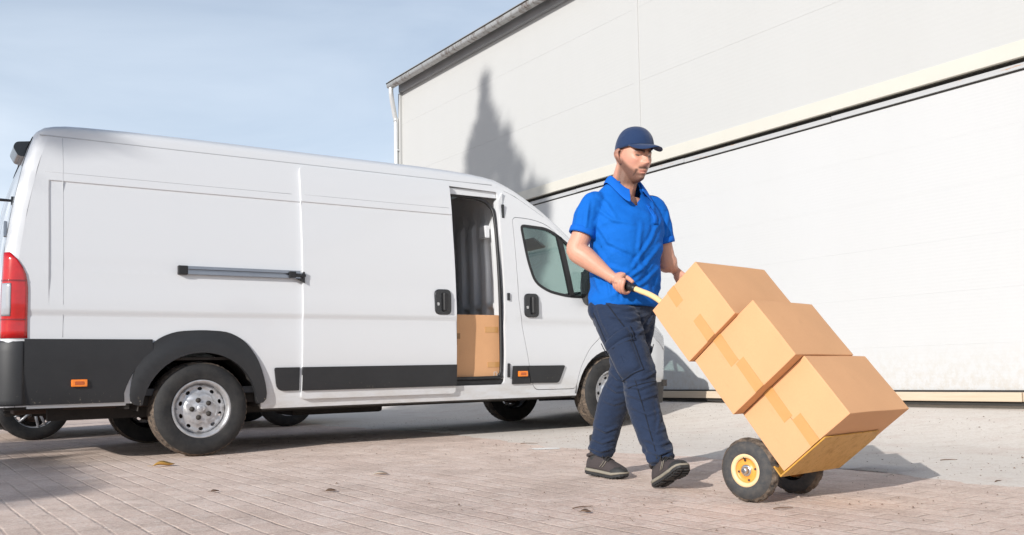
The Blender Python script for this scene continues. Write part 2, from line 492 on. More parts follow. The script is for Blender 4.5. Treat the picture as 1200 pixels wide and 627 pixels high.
    MAT['leaf'] = simple('dry_leaf', (.42, .24, .05), .7, 0, .4, 30)
    MAT['twig'] = simple('twig', (.16, .10, .065), .9, 0, .4, 30)
    MAT['chalk'] = simple('white_powder', (.72, .70, .66), .95, 0, .1, 30)
    MAT['paper'] = simple('weathered_paper', (.50, .43, .36), .9, 0, .2, 20)
    # ---------------- person
    t = NT('skin')
    at = t.n('ShaderNodeAttribute'); at.attribute_name = 'mask'
    sp = t.n('ShaderNodeSeparateColor'); t.l(at.outputs['Color'], sp.inputs[0])
    f = t.noise(22, 5, .6)
    cc = t.mix(f, (.50, .245, .165), (.62, .335, .235))
    cc = t.mix(t.math('MULTIPLY', sp.outputs[1], .75), cc, (.50, .17, .135))
    hn = t.ramp(t.noise(420, 3, .7), [(.28, .72), (.60, 1.)])
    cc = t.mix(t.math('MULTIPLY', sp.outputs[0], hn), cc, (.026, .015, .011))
    b = t.pbsdf(cc, .48, 0, t.bump(t.noise(260, 3), .12, .002), 0, .4)
    b.inputs['Subsurface Weight'].default_value = .08; b.inputs['Subsurface Radius'].default_value = (.012, .005, .003)
    b.inputs['Subsurface Scale'].default_value = 1.
    MAT['skin'] = t.m
    def cloth(name, c, c2, fold, weave=700, amp=.5, rough=.85, sheen=.0):
        t = NT(name)
        f = t.noise(3.5, 4, .6)
        cc = t.mix(f, c, c2)
        cc = t.mix(.12, cc, t.noise(weave, 2), 'OVERLAY')
        h = t.math('ADD', t.noise(fold, 3, .5, t.map((1, 1, 1.6), (R(20), R(25), 0))), t.math('MULTIPLY', t.noise(weave, 1), .03))
        b = t.pbsdf(cc, rough, 0, t.bump(h, amp, .03), 0, .25)
        b.inputs['Sheen Weight'].default_value = sheen; return t.m
    MAT['polo'] = cloth('blue_polo_knit', (.001, .10, .43), (.0015, .122, .50), 7, 600, .45)
    MAT['polo_dark'] = cloth('blue_polo_rib', (.002, .10, .46), (.003, .12, .52), 9, 500, .2, .85, 0.)
    MAT['navy'] = cloth('navy_workwear', (.0115, .021, .047), (.018, .031, .066), 12, 800, .45, .9, .12)
    MAT['navy_seam'] = cloth('navy_flap', (.009, .018, .042), (.014, .026, .058), 20, 800, .3, .9, .12)
    MAT['cap'] = cloth('navy_cap_twill', (.010, .026, .075), (.014, .035, .095), 14, 700, .2, .9, .2)
    MAT['shoe'] = simple('brown_grey_suede', (.048, .038, .038), .85, 0, .25, 25, .3, 150)
    MAT['shoe_dark'] = simple('dark_shoe_rubber', (.022, .022, .022), .7, 0, .3, 25, .2, 90)
    MAT['midsole'] = simple('dusty_midsole', (.24, .215, .17), .8, 0, .2, 30)
    MAT['lace'] = simple('black_lace', (.018, .017, .018), .9, 0, .2, 60)
    MAT['hair'] = simple('dark_hair', (.022, .014, .010), .7, 0, .3, 200, .4, 300)
    MAT['eye'] = simple('eye_in_shade', (.10, .08, .07), .2, 0, .2, 50)
    MAT['leafgreen'] = simple('conifer_needles', (.035, .07, .025), .8, 0, .4, 2)
    MAT['bark'] = simple('bark', (.11, .08, .06), .95, 0, .4, 6, .6, 20)
    MAT['carpaint'] = simple('grey_car_paint', (.10, .11, .12), .3, .4, .1, 3, coat=.8)
    MAT['carglass'] = simple('dark_car_glass', (.015, .018, .02), .05, 0, .1, 3, coat=.5)
mats()
# ------------------------------------------------------------------ camera, sun, sky
GZ = .56                                   # metres the lens stands above the yard
F_PX, CY, PITCH, ROLL = 1054.5, 368.6, .07, -.0161
def rx(a): return Matrix.Rotation(a, 3, 'X')
def ry(a): return Matrix.Rotation(a, 3, 'Y')
def rz(a): return Matrix.Rotation(a, 3, 'Z')
Rc = ry(ROLL) @ rx(-PITCH)                 # world -> (right, forward, up)
cam = bpy.data.cameras.new('camera'); camo = bpy.data.objects.new('camera', cam); col.objects.link(camo)
right, fwd, up = V(Rc[0]), V(Rc[1]), V(Rc[2])
camo.matrix_world = Matrix(((right.x, up.x, -fwd.x, 0), (right.y, up.y, -fwd.y, 0), (right.z, up.z, -fwd.z, GZ), (0, 0, 0, 1)))
cam.sensor_fit = 'HORIZONTAL'; cam.sensor_width = 36; cam.lens = 36 * F_PX / 1200
cam.shift_y = (CY - 313.5) / 1200
cam.clip_end = 2000; cam.clip_start = .05
sc.camera = camo

SAZ, SEL = R(58), R(22)                    # direction the sunlight travels, and sun height
sun_dir = V((math.cos(SAZ) * math.cos(SEL), math.sin(SAZ) * math.cos(SEL), -math.sin(SEL)))
sl = bpy.data.lights.new('sun', 'SUN'); sl.energy = SUN_E; sl.angle = R(.45); sl.color = (1, .972, .935)
so = bpy.data.objects.new('sun', sl); col.objects.link(so)
so.rotation_euler = sun_dir.to_track_quat('-Z', 'Y').to_euler(); so.location = (-10, -12, 12)

w = bpy.data.worlds.new('World'); sc.world = w; w.use_nodes = True
nt = w.node_tree; nt.nodes.clear()
wo = nt.nodes.new('ShaderNodeOutputWorld'); bg = nt.nodes.new('ShaderNodeBackground')
sky = nt.nodes.new('ShaderNodeTexSky'); sky.sky_type = 'NISHITA'; sky.sun_disc = False
sky.sun_elevation = SEL; sky.sun_rotation = math.atan2(-sun_dir.x, -sun_dir.y)
sky.air_density = 1.0; sky.dust_density = 1.5; sky.ozone_density = 1.4; sky.altitude = 200
tc = nt.nodes.new('ShaderNodeTexCoord'); mp = nt.nodes.new('ShaderNodeMapping')
mp.inputs['Scale'].default_value = (1.1, 1.1, 4.2); mp.inputs['Rotation'].default_value = (R(8), R(-14), R(20))
nz = nt.nodes.new('ShaderNodeTexNoise'); nz.inputs['Scale'].default_value = 1.9; nz.inputs['Detail'].default_value = 6; nz.inputs['Roughness'].default_value = .55
nz.inputs['Distortion'].default_value = .4
cr = nt.nodes.new('ShaderNodeValToRGB'); cr.color_ramp.elements[0].position = .36; cr.color_ramp.elements[1].position = .72
cr.color_ramp.elements[0].color = (0, 0, 0, 1); cr.color_ramp.elements[1].color = (.66, .66, .66, 1)
mx = nt.nodes.new('ShaderNodeMix'); mx.data_type = 'RGBA'; mx.inputs[7].default_value = (*CLOUD, 1)
nt.links.new(tc.outputs['Generated'], mp.inputs[0]); nt.links.new(mp.outputs[0], nz.inputs['Vector']); nt.links.new(nz.outputs['Fac'], cr.inputs['Fac'])
sp0 = nt.nodes.new('ShaderNodeSeparateXYZ'); nt.links.new(tc.outputs['Generated'], sp0.inputs[0])
mr = nt.nodes.new('ShaderNodeMapRange'); mr.inputs[1].default_value = 0; mr.inputs[2].default_value = .75; mr.inputs[2].default_value = .70; mr.inputs[3].default_value = .90; mr.inputs[4].default_value = 0; nt.links.new(sp0.outputs['Z'], mr.inputs[0])
ad = nt.nodes.new('ShaderNodeMath'); ad.operation = 'ADD'; ad.use_clamp = True
nt.links.new(mr.outputs[0], ad.inputs[0]); mu = nt.nodes.new('ShaderNodeMath'); mu.operation = 'MULTIPLY'; nt.links.new(mr.outputs[0], mu.inputs[0]); nt.links.new(cr.outputs['Color'], mu.inputs[1]); nt.links.new(mu.outputs[0], ad.inputs[1]); nt.links.new(ad.outputs[0], mx.inputs[0]); nt.links.new(sky.outputs[0], mx.inputs[6]); nt.links.new(mx.outputs[2], bg.inputs['Color'])
bg.inputs['Strength'].default_value = SKY_S; nt.links.new(bg.outputs[0], wo.inputs['Surface'])
sc.view_settings.view_transform = 'Standard'; sc.view_settings.look = 'None'; sc.view_settings.exposure = EXPO; sc.view_settings.gamma = 1
sc.view_settings.use_curve_mapping = False
sc.cycles.max_bounces = 8; sc.cycles.transparent_max_bounces = 12; sc.cycles.use_denoising = True

# ------------------------------------------------------------------ where things stand
VT = V((-2.9118, 7.6853, -.5527 + GZ))
VR = rz(.5842) @ ry(-.0093) @ rx(.0048)
VM = Matrix.Translation(VT) @ VR.to_4x4()
vn = VR @ V((0, 0, 1))
WA = -.9547                                # direction the warehouse wall runs
Wd = V((math.cos(WA), math.sin(WA), 0)); Wn = V((-Wd.y, Wd.x, 0)); WDIST = 8.061
def ramp_z(d): return .165 * sstep((d - 6.0) / 2.06)
def gz(x, y):
    z = VT.z - (vn.x * (x - VT.x) + vn.y * (y - VT.y)) / vn.z
    d = x * Wn.x + y * Wn.y
    return z + ramp_z(d)
def wpt(s, d, z): return Wd * s + Wn * d + V((0, 0, z))     # s along the wall, d away from the lens

def sheet(name, ss, ds, dz, mat, edge=None):
    vs = []; fs = []
    for i, s in enumerate(ss):
        for j, d in enumerate(ds):
            dd = d + (edge(s) if edge and j == 0 else 0)
            p = wpt(s, dd, 0); vs.append((p.x, p.y, gz(p.x, p.y) + (dz if not (edge and j == 0) else -.001)))
    n = len(ds)
    for i in range(len(ss) - 1):
        for j in range(n - 1): fs.append((i * n + j, (i + 1) * n + j, (i + 1) * n + j + 1, i * n + j + 1))
    return MB().add(vs, fs, True).build(name, mat)
ss = [-300, -150, -80, -50, -30] + [-24 + i for i in range(33)] + [14, 24, 50, 100, 250]
ds = [-300, -150, -80, -40, -20, -10, -5, -2, 0, 1, 2, 3, 4, 4.5, 5, 5.5, 6] + [6 + .2 * i for i in range(1, 12)] + [9, 10, 12, 16, 24, 40, 80, 200]
tag(sheet('ground', ss, ds, 0, MAT['pave']), kind='structure')
es = [-16 + .06 * i for i in range(400)]
ed = lambda s: .30 * noise.noise(V((s * .45, 3, 0))) + .16 * noise.noise(V((s * 2.2, 8, 0))) + .09 * noise.noise(V((s * 7, 1, 0)))
tag(sheet('concrete_apron', es, [4.40, 4.52, 4.9, 5.2, 5.5] + [6 + .2 * i for i in range(11)] + [8.055], .003, MAT['conc'], ed), kind='structure')

# ------------------------------------------------------------------ warehouse
WM = Matrix.Translation(Wn * WDIST) @ Matrix(((Wd.x, Wn.x, 0, 0), (Wd.y, Wn.y, 0, 0), (0, 0, 1, 0), (0, 0, 0, 1)))
# local frame: x along the wall, y into the building, z up
hall = empty('warehouse', WM, 'white metal-clad warehouse with a wide sectional door and stained eave behind the van', 'warehouse')
S0, S1 = -14.93, 8.0                       # corner and far end of this wall
DX0, DX1, DTOP, DBOT = -11.9, 6.5, 3.17, .25
VS = [-8.46, -2.2, 4.0]                    # upright cover strips
edges_s = [S0] + VS + [S1]
rows = [(3.415, 4.3985), (4.3995, 5.3885), (5.3895, 6.0)]
for z0, z1 in rows:
    for a, b in zip(edges_s, edges_s[1:]):
        MB().box(((a + b) / 2, .04, (z0 + z1) / 2), (b - a - .012, .08, z1 - z0), bev=.0008).build('wall_panel', MAT['wall'], hall)
for z0, z1 in ((.2, 1.2), (1.208, 2.2), (2.208, 3.408)):
    MB().box(((S0 + DX0 - .1) / 2, .04, (z0 + z1) / 2), (DX0 - .1 - S0, .08, z1 - z0), bev=.004).build('wall_panel', MAT['wall'], hall)
    MB().box(((S1 + DX1 + .1) / 2, .04, (z0 + z1) / 2), (S1 - DX1 - .1, .08, z1 - z0), bev=.004).build('wall_panel', MAT['wall'], hall)
for x in VS:
    MB().box((x, -.004, 4.75), (.10, .012, 2.5), bev=.002).build('cover_strip', MAT['wall'], hall)
# body of the hall behind the cladding
mb = MB().box(((S0 + S1) / 2 + .01, 8.09, 3.0), (S1 - S0 - .03, 16, 5.7)); mb.build('inner_wall', MAT['flash'], hall)
MB().box((S0 - .006, 8, 3.1), (.03, 16, 5.8)).build('gable_wall', MAT['wall'], hall)
MB().box((S0 - .004, .0, 3.1), (.075, .09, 5.8), bev=.003).build('corner_trim', MAT['wall'], hall)
# header flashing, gap, rail over the door
MB().box(((DX0 + DX1) / 2, -.012, 3.335), (DX1 - DX0 + .3, .044, .148), bev=.006).build('door_header', MAT['flash'], hall)
MB().box(((DX0 + DX1) / 2, .072, 3.245), (DX1 - DX0, .05, .034)).build('header_gap', MAT['seal'], hall)
rl = MB()
for i in range(int((DX1 - DX0) / 2.1) + 1):
    a = DX0 + i * 2.1; b = min(a + 2.094, DX1)
    rl.box(((a + b) / 2, .058, 3.203 + .003 * (i % 2)), (b - a, .05, .05), bev=.003)
rl.build('top_rail', MAT['rail'], hall)
# sectional door: six leaves
dr = MB()
door = None
zs = [.372, .80, 1.29, 1.775, 2.258, 2.72, 3.165]
for i, (a, b) in enumerate(zip(zs, zs[1:])):
    o = MB().box(((DX0 + DX1) / 2, .085, (a + b) / 2), (DX1 - DX0, .05, b - a - .0003), bev=.0005).build('door_leaf', MAT['door'], hall)
MB().box(((DX0 + DX1) / 2, .072, 3.172), (DX1 - DX0, .035, .009)).build('top_seal', MAT['seal'], hall)
MB().box(((DX0 + DX1) / 2, .06, .372), (DX1 - DX0, .03, .018)).build('bottom_seal', MAT['seal'], hall)
sb = MB()
for i in range(7):
    a = DX0 + i * 2.7; b = min(a + 2.69, DX1)
    sb.box(((a + b) / 2, .03, .322), (b - a, .10, .082), bev=.006)
sb.build('threshold_beam', MAT['sill'], hall)
MB().box(((DX0 + DX1) / 2, .06, .262), (DX1 - DX0, .08, .034)).build('threshold_gap', MAT['seal'], hall)
for x in (DX0 - .06, DX1 + .06):
    MB().box((x, -.012, 1.72), (.12, .05, 3.03), bev=.004).build('door_jamb', MAT['flash'], hall)
# eave: soffit, fascia, gutter with brackets
EX0, EX1 = S0 - .03, S1 + .2
MB().box(((EX0 + EX1) / 2, -.03, 6.09), (EX1 - EX0 - .12, .08, .18)).build('eave_beam', MAT['eave_dark'], hall)
sv = MB(); sv.add([(EX0, 0, 6.20), (EX1, 0, 6.20), (EX1, -.22, 6.125), (EX0, -.22, 6.125), (EX0, 0, 6.23), (EX1, 0, 6.23), (EX1, -.22, 6.155), (EX0, -.22, 6.155)],
    [(0, 1, 2, 3), (7, 6, 5, 4), (0, 4, 5, 1), (3, 2, 6, 7), (0, 3, 7, 4), (1, 5, 6, 2)])
sv.build('soffit', MAT['eave'], hall)
gp = [(-.17, 6.13), (-.172, 6.085), (-.185, 6.068), (-.21, 6.062), (-.265, 6.066), (-.285, 6.078), (-.292, 6.10), (-.295, 6.145)]
gv = []
ng = len(gp)
for x in (EX0, EX1): gv += [(x, y, z) for y, z in gp]
gt = MB().add(gv, [(i, i + 1, i + 1 + ng, i + ng) for i in range(ng - 1)], True)
gt.add([(EX0, y, z) for y, z in gp], [tuple(range(ng))])
g = gt.build('gutter', MAT['eave'], hall)
MB().tube([(EX0, -.297, 6.148), (EX1, -.297, 6.148)], [.013, .013], 8).build('gutter_lip', MAT['under'], hall)
m = g.modifiers.new('t', 'SOLIDIFY'); m.thickness = .004
for i in range(24):
    x = EX0 + .35 + i * .95
    if x < EX1: MB().box((x, -.23, 6.157), (.03, .14, .008)).build('gutter_bracket', MAT['eave'], g)
MB().add([(EX0, -.26, 6.20), (EX1, -.26, 6.20), (EX1, 8.2, 7.5), (EX0, 8.2, 7.5), (EX0, -.26, 6.165), (EX1, -.26, 6.165), (EX1, 8.2, 7.46), (EX0, 8.2, 7.46)],
    [(0, 1, 2, 3), (7, 6, 5, 4), (0, 4, 5, 1), (3, 2, 6, 7), (0, 3, 7, 4), (1, 5, 6, 2)]).build('roof', MAT['eave_dark'], hall)
dp = MB(); xp = S0 - .055
dp.tube([(xp + .09, -.235, 6.06), (xp + .09, -.235, 5.97), (xp + .06, -.20, 5.84), (xp, -.11, 5.56), (xp, -.087, 5.45), (xp, -.085, 5.0), (xp, -.085, .2)], [.045] * 7, 14, steps=4)
for z in (4.9, 3.2, 1.4): dp.box((xp, -.05, z), (.13, .09, .03), bev=.003)
dp.build('downpipe', MAT['galv'], hall)
# ------------------------------------------------------------------ the van (x forward from the rear axle, y to its left, z up)
van = empty('cargo_van', VM, 'long white high-roof panel van with its side sliding door half open and black lower trim', 'van')
PROF = [(.25, .93), (.34, .955), (.48, .985), (.7, 1.005), (.9, 1.015), (1.2, 1.02), (1.4, 1.018), (1.7, .995), (2.0, .962), (2.2, .935), (2.35, .905), (2.42, .88), (2.6, .8)]
TAP = [(3.6, 1), (4.2, .99), (4.5, .97), (4.7, .93), (4.85, .87), (4.93, .79), (4.97, .68), (4.99, .40)]
STOP = [(-2, 2.345), (2.7, 2.345), (2.8, 2.315), (2.95, 2.255), (3.1, 2.17), (3.3, 2.055), (3.55, 1.85), (3.8, 1.63), (4.15, 1.33), (4.3, 1.22), (4.6, 1.06), (4.85, .90), (4.93, .80), (4.97, .74), (4.99, .68)]
HTOP = [(-1.135, 2.37), (-1.11, 2.42), (-1.06, 2.465), (-.96, 2.50), (-.7, 2.520), (0, 2.528), (2.2, 2.525), (2.5, 2.505), (2.75, 2.47), (2.9, 2.41), (3.1, 2.30), (3.3, 2.16), (3.55, 1.97), (3.8, 1.75), (4.15, 1.43), (4.3, 1.31), (4.6, 1.16), (4.85, 1.0), (4.93, .90), (4.97, .82), (4.99, .74)]
XREAR = [(.3, -1.335), (1.2, -1.33), (1.5, -1.315), (1.77, -1.275), (2.14, -1.20), (2.345, -1.135)]
def yh(z): return interp(z, PROF)
def smooth_y(z): return (yh(z - .05) + yh(z) * 2 + yh(z + .05)) / 4
def swage(z):
    d = 0
    d += .010 * sstep((1.095 - z) / .05) * sstep((z - .72) / .33)          # fold below the belt
    d += .0025 * sstep((z - 1.36) / .05) * sstep((1.5 - z) / .10)             # thin crease
    return d
def yside(x, z, recess=None, out=0.):
    y = smooth_y(z) * interp(x, TAP) - swage(z) * sstep((4.4 - x) / .5) + out
    if recess:
        a, b = recess
        y -= .009 * sstep((x - a) / .012) * sstep((b - x) / .012) * sstep((2.022 - z) / .012) * sstep((z - 1.12) / .22)
    return y
def arc(cx, cz, r, a0, a1, n=18): return [(cx + r * math.cos(R(a0 + (a1 - a0) * i / n)), cz + r * math.sin(R(a0 + (a1 - a0) * i / n))) for i in range(n + 1)]

DOOR = rounded([(2.893, 2.052), (2.905, 1.25), (2.972, .87), (3.065, .47), (3.11, .412), (3.585, .408), (3.625, .60), (3.74, .80), (3.90, .92), (3.93, 1.26), (3.80, 1.60), (3.52, 1.815), (3.30, 2.0), (3.12, 2.045)], [.05, .1, .1, .03, .06, .04, .1, .1, .06, .08, .1, .1, .12, .1])
WIN = rounded([(2.975, 1.985), (3.28, 1.972), (3.42, 1.905), (3.60, 1.775), (3.80, 1.60), (3.84, 1.30), (3.48, 1.300), (3.24, 1.345), (3.09, 1.43), (3.02, 1.65)], [.05, .1, .1, .1, .06, .05, .1, .1, .1, .1])
def offs(poly, d):
    out = []; n = len(poly)
    area = sum(poly[i - 1][0] * poly[i][1] - poly[i][0] * poly[i - 1][1] for i in range(n))
    sg = 1 if area > 0 else -1
    for i in range(n):
        a = V(poly[i - 1]); b = V(poly[i]); c = V(poly[(i + 1) % n])
        t1 = b - a; t2 = c - b
        if t1.length < 1e-6 or t2.length < 1e-6: out.append(tuple(b)); continue
        t1.normalize(); t2.normalize()
        nn = V((t1.y + t2.y, -t1.x - t2.x)) * sg
        if nn.length < 1e-6: out.append(tuple(b)); continue
        nn.normalize(); out.append(tuple(b + nn * d))
    return out
OPEN = rounded([(1.53, .47), (2.752, .47), (2.752, 2.285), (1.53, 2.31)], [.06, .05, .03, .05])
rear_edge = [(interp(z, XREAR) + .09, z) for z in (2.345, 2.2, 2.0, 1.7, 1.5, 1.2, .9, .6)]
OUT = [(-1.24, .42), (-.455, .42)] + arc(0, .36, .46, 168, 8) + [(.47, .34), (3.60, .34)] + arc(4.035, .36, .425, 176, 4) + [(4.47, .30), (4.85, .27), (4.93, .28), (4.93, .80)]
OUT += [(x, interp(x, STOP)) for x in (4.85, 4.7, 4.5, 4.3, 4.15, 3.95, 3.8, 3.65, 3.55, 3.42, 3.3, 3.2, 3.1, 3.0, 2.9, 2.8, 2.7)] + rear_edge
body = MB()
RQ = (-1.05, 3.0)
ln = [[(-1.05, 1.15), (-1.05, 2.022), (1.45, 2.022)], [(-1.034, 1.15), (-1.034, 2.006), (1.45, 2.006)], [(-1.2, 1.095), (3.5, 1.095)], [(-1.2, 1.045), (3.5, 1.045)]]
panel(body, OUT, [OPEN, offs(DOOR, .005)], lambda x, z: V((x, -yside(x, z, RQ if x < 1.6 else None), z)), .03, V((0, 1, 0)), .07,
      [[(-1.05 + q, 1.12), (-1.05 + q, 2.022 - q), (1.45, 2.022 - q)] for q in (-.006, 0, .004, .008, .012, .018)] + [[(-1.2, z), (1.5, z)] for z in (1.100, 1.085, 1.07, 1.055, 1.044, 1.41, 1.36)])
panel(body, OUT, [WIN], lambda x, z: V((x, yside(x, z, RQ if x < 1.6 else None), z)), .03, V((0, -1, 0)), .12)
# rear corners and rear face
zs_ = [.42 + (2.345 - .42) * i / 24 for i in range(25)]
for sgn in (-1, 1):
    rings = []
    for z in zs_:
        x0 = interp(z, XREAR); y0 = yside(-1.2, z)
        rings.append([V((x0 + .09 - .09 * math.sin(R(a)), sgn * (y0 - .09 + .09 * math.cos(R(a))), z)) for a in range(0, 91, 15)])
    vs, fs = loft(rings, False, False); body.add(vs, fs, True)
# roof, windscreen frame, bonnet, nose
xs_r = [-1.135, -1.11, -1.06, -1.0, -.92, -.8, -.5, 0, .5, 1, 1.5, 2, 2.3, 2.5, 2.65, 2.75, 2.85, 2.95, 3.05, 3.15, 3.25, 3.4, 3.55, 3.7, 3.85, 4.0, 4.15, 4.22, 4.3, 4.4, 4.5, 4.6, 4.7, 4.8, 4.85, 4.93, 4.97, 4.99]
WR = [(-1.135, .90), (-1.11, .955), (-1.05, 1.0)]
NS = 11
rings = []
for x in xs_r:
    s = interp(x, STOP); H = interp(x, HTOP); y0 = yside(x, s) * interp(x, WR) - (.004 if x < 2.8 else 0)
    half = []
    for k in range(NS + 1):
        t = R(90) * k / NS
        ex = .62
        half.append((y0 * max(0, math.cos(t)) ** ex if k < NS else 0., s + .003 + (H - s - .003) * math.sin(t) ** ex))
    rings.append([V((x, -y, z)) for y, z in half] + [V((x, y, z)) for y, z in half[-2::-1]])
n = 2 * NS + 1
shell = [p for r_ in rings for p in r_]; fb = []; fw = []
for j in range(len(rings) - 1):
    for k in range(n - 1):
        f = (j * n + k, (j + 1) * n + k, (j + 1) * n + k + 1, j * n + k + 1)
        (fw if (3.0 < xs_r[j] < 4.1 and 3 <= k < n - 4) else fb).append(f)
body.add(shell, fb, True)
# front end below the bonnet line
def sec(x):
    s = interp(x, STOP); zz = [.28 + (s - .28) * i / 6 for i in range(7)]
    return [V((x, -yside(x, z), z)) for z in zz] + [V((x, yside(x, z), z)) for z in zz[::-1]]
nose = [sec(x) for x in (4.93, 4.97, 4.99)]
vs, fs = loft(nose, False, False); body.add(vs, fs, True)
body.add(sec(4.99), [tuple(range(14))], False)
bo = body.build('body', MAT['white'], van)
MB().add(shell, fw, True).build('windscreen', MAT['glass'], van)
# the two rear doors
for sgn in (-1, 1):
    mb = MB(); rings = []
    for z in [.44 + (2.33 - .44) * i / 20 for i in range(21)]:
        x0 = interp(z, XREAR) - .002; yo = yside(-1.2, z) - .092
        rings.append([V((x0, sgn * (.006 + (yo - .006) * i / 6), z)) for i in range(7)])
    vs, fs = loft(rings, False, False); mb.add(vs, fs, True)
    d = mb.build('rear_door', MAT['white'], van)
    for z in (.95, 1.66): MB().box((interp(z, XREAR) - .014, sgn * .87, z), (.022, .04, .11), bev=.006).build('hinge', MAT['alu'], d)
MB().box((-1.345, -.09, 1.15), (.035, .07, .20), bev=.01).build('door_handle', MAT['black'], van)
MB().box((-1.34, 0, .62), (.02, .46, .12), bev=.004).build('licence_plate', MAT['white'], van)
# stay arm seen at the rear edge
MB().tube([(-1.235, -.75, 1.885), (-1.33, -.70, 1.895), (-1.50, -.62, 1.905)], [.009, .011, .011], 8).box((-1.255, -.75, 1.885), (.02, .03, .06), bev=.005).build('door_stay', MAT['gloss_black'], van)
# reversing camera / brake light block at the roof edge
MB().prism(rounded([(-1.08, 2.405), (-1.215, 2.385), (-1.235, 2.345), (-1.20, 2.28), (-1.12, 2.275)], .02), -.46, -.14).build('rear_camera', MAT['gloss_black'], van)
# rear bumper
mb = MB(); rings = []
bp_ = [(-1.20, -1.012), (-1.27, -1.005), (-1.335, -.965), (-1.385, -.88), (-1.41, -.7), (-1.42, -.3), (-1.42, .3), (-1.41, .7), (-1.385, .88), (-1.335, .965), (-1.27, 1.005), (-1.20, 1.012)]
for (x, y) in bp_:
    ctr = V((-.9, 0, 0)); rings.append([V((x, y, .43)), V((x + .004, y * 1.008, .47)), V((x, y * 1.012, .62)), V((x, y * 1.012, .80)), V((x + .006, y * 1.004, .875)), V((x + .06, y * .95, .885)), V((x + .06, y * .95, .43))])
vs, fs = loft(rings, True, True); mb.add(vs, fs, True)
bu = mb.build('rear_bumper', MAT['plastic'], van); bevel_obj(bu, .012)
# lower cladding behind the wheel, arch flare, strips
def trim(name, poly, out, mat, parent=None, lip=.03, holes=(), step=.05):
    mb = MB(); panel(mb, poly, holes, lambda x, z: V((x, -yside(x, z) - out, z)), lip, V((0, 1, 0)), step)
    return mb.build(name, mat, parent or van)
arcl = arc(0, .36, .555, 166, 128, 8)
trim('side_cladding', rounded([(-1.192, .43), (-.545, .43)], 0) + [(x - .01, z) for x, z in arcl] + [(-.36, .885), (-1.192, .888)], .016, MAT['plastic'])
flo = [(-.515, .40)] + [(-.50, .60), (-.44, .76), (-.335, .885), (-.20, .945), (0, .958), (.20, .945), (.325, .875), (.425, .74), (.485, .56), (.51, .38)]
flo = rounded(flo, .08, 3)
fli = arc(0, .36, .425, 6, 174, 22)
mb = MB()
panel(mb, flo + fli, (), lambda x, z: V((x, -yside(x, z) - .012 - .022 * sstep((.60 - math.hypot(x, (z - .36))) / .12), z)), .05, V((0, 1, 0)), .04)
mb.build('wheel_arch_flare', MAT['plastic'], van)
trim('trim_strip', rounded([(.585, .475), (.768, .475), (.768, .662), (.560, .662)], [.06, 0, 0, .02]), .014, MAT['plastic'])
trim('trim_strip', [(2.83, .47), (3.035, .47), (2.99, .64), (2.83, .64)], .014, MAT['plastic'])
# tail lamp wrapping the corner
def lamp_piece(name, mat, z0, z1, xf0, xf1, parent, a_end=75, out=.008):
    rings = []
    for i in range(13):
        z = z0 + (z1 - z0) * i / 12; x0 = interp(z, XREAR); y0 = yside(-1.2, z)
        lim = interp(z, [(.88, -1.175), (1.25, -1.175), (1.33, -1.185), (1.40, -1.215), (1.46, -1.255), (1.485, -1.28)])
        row = []
        for k in range(9):
            t = xf0 + (xf1 - xf0) * k / 8          # 0 = forward edge on the side, 1 = round the corner
            s_ = (lim - (x0 + .09)); s_ = s_ if s_ > 0 else 0
            L = s_ + .09 * R(a_end); q = t * L
            if lim < x0 + .09:
                a0 = math.asin(min(1, (x0 + .09 - lim) / .09)); a = a0 + (R(a_end) - a0) * t
                p = V((x0 + .09 - (.09 + out) * math.sin(a), -(y0 - .09 + (.09 + out) * math.cos(a)), z))
            elif q < s_: p = V((lim - q, -(y0 + out), z))
            else:
                a = (q - s_) / .09; p = V((x0 + .09 - (.09 + out) * math.sin(a), -(y0 - .09 + (.09 + out) * math.cos(a)), z))
            row.append(p)
        rings.append(row)
    vs, fs = loft(rings, False, False)
    o = MB().add(vs, fs, True).build(name, mat, parent)
    m = o.modifiers.new('t', 'SOLIDIFY'); m.thickness = .018; m.offset = -1
    return o
tl = lamp_piece('tail_lamp', MAT['lens_red'], .893, 1.485, 0, 1, van)
lamp_piece('reversing_lens', MAT['lens_clear'], 1.045, 1.27, .56, .90, tl, out=.0125)
lamp_piece('lens_edge', MAT['lens_dark_red'], 1.285, 1.295, .02, .98, tl, out=.012)
lamp_piece('lens_edge', MAT['lens_dark_red'], 1.018, 1.026, .05, .98, tl, out=.012)
# side marker lamps
def shape_plate(x, z, y, w, h, t, r):
    p = rounded([(x - w / 2, z - h / 2), (x + w / 2, z - h / 2), (x + w / 2, z + h / 2), (x - w / 2, z + h / 2)], r, 5)
    q = offs(p, -.006 if min(w, h) > .03 else -.001); n = len(p)
    vs = [V((a, y + .02, b)) for a, b in p] + [V((a, y - t * .6, b)) for a, b in p] + [V((a, y - t, b)) for a, b in q]
    fs = [(i, (i + 1) % n, (i + 1) % n + n, i + n) for i in range(n)] + [(i + n, (i + 1) % n + n, (i + 1) % n + 2 * n, i + 2 * n) for i in range(n)] + [tuple(range(2 * n, 3 * n))]
    return vs, fs
def marker(x, z):
    y = -yside(x, z) - .021
    o = MB().box((x, y, z), (.105, .022, .052), bev=.007).build('side_marker', MAT['amber'], van)
    MB().add(*shape_plate(x, z, y - .0105, .06, .024, .003, .006)).build('reflector_core', MAT['amber_dark'], o)
marker(-.847, .576); marker(2.937, .565)
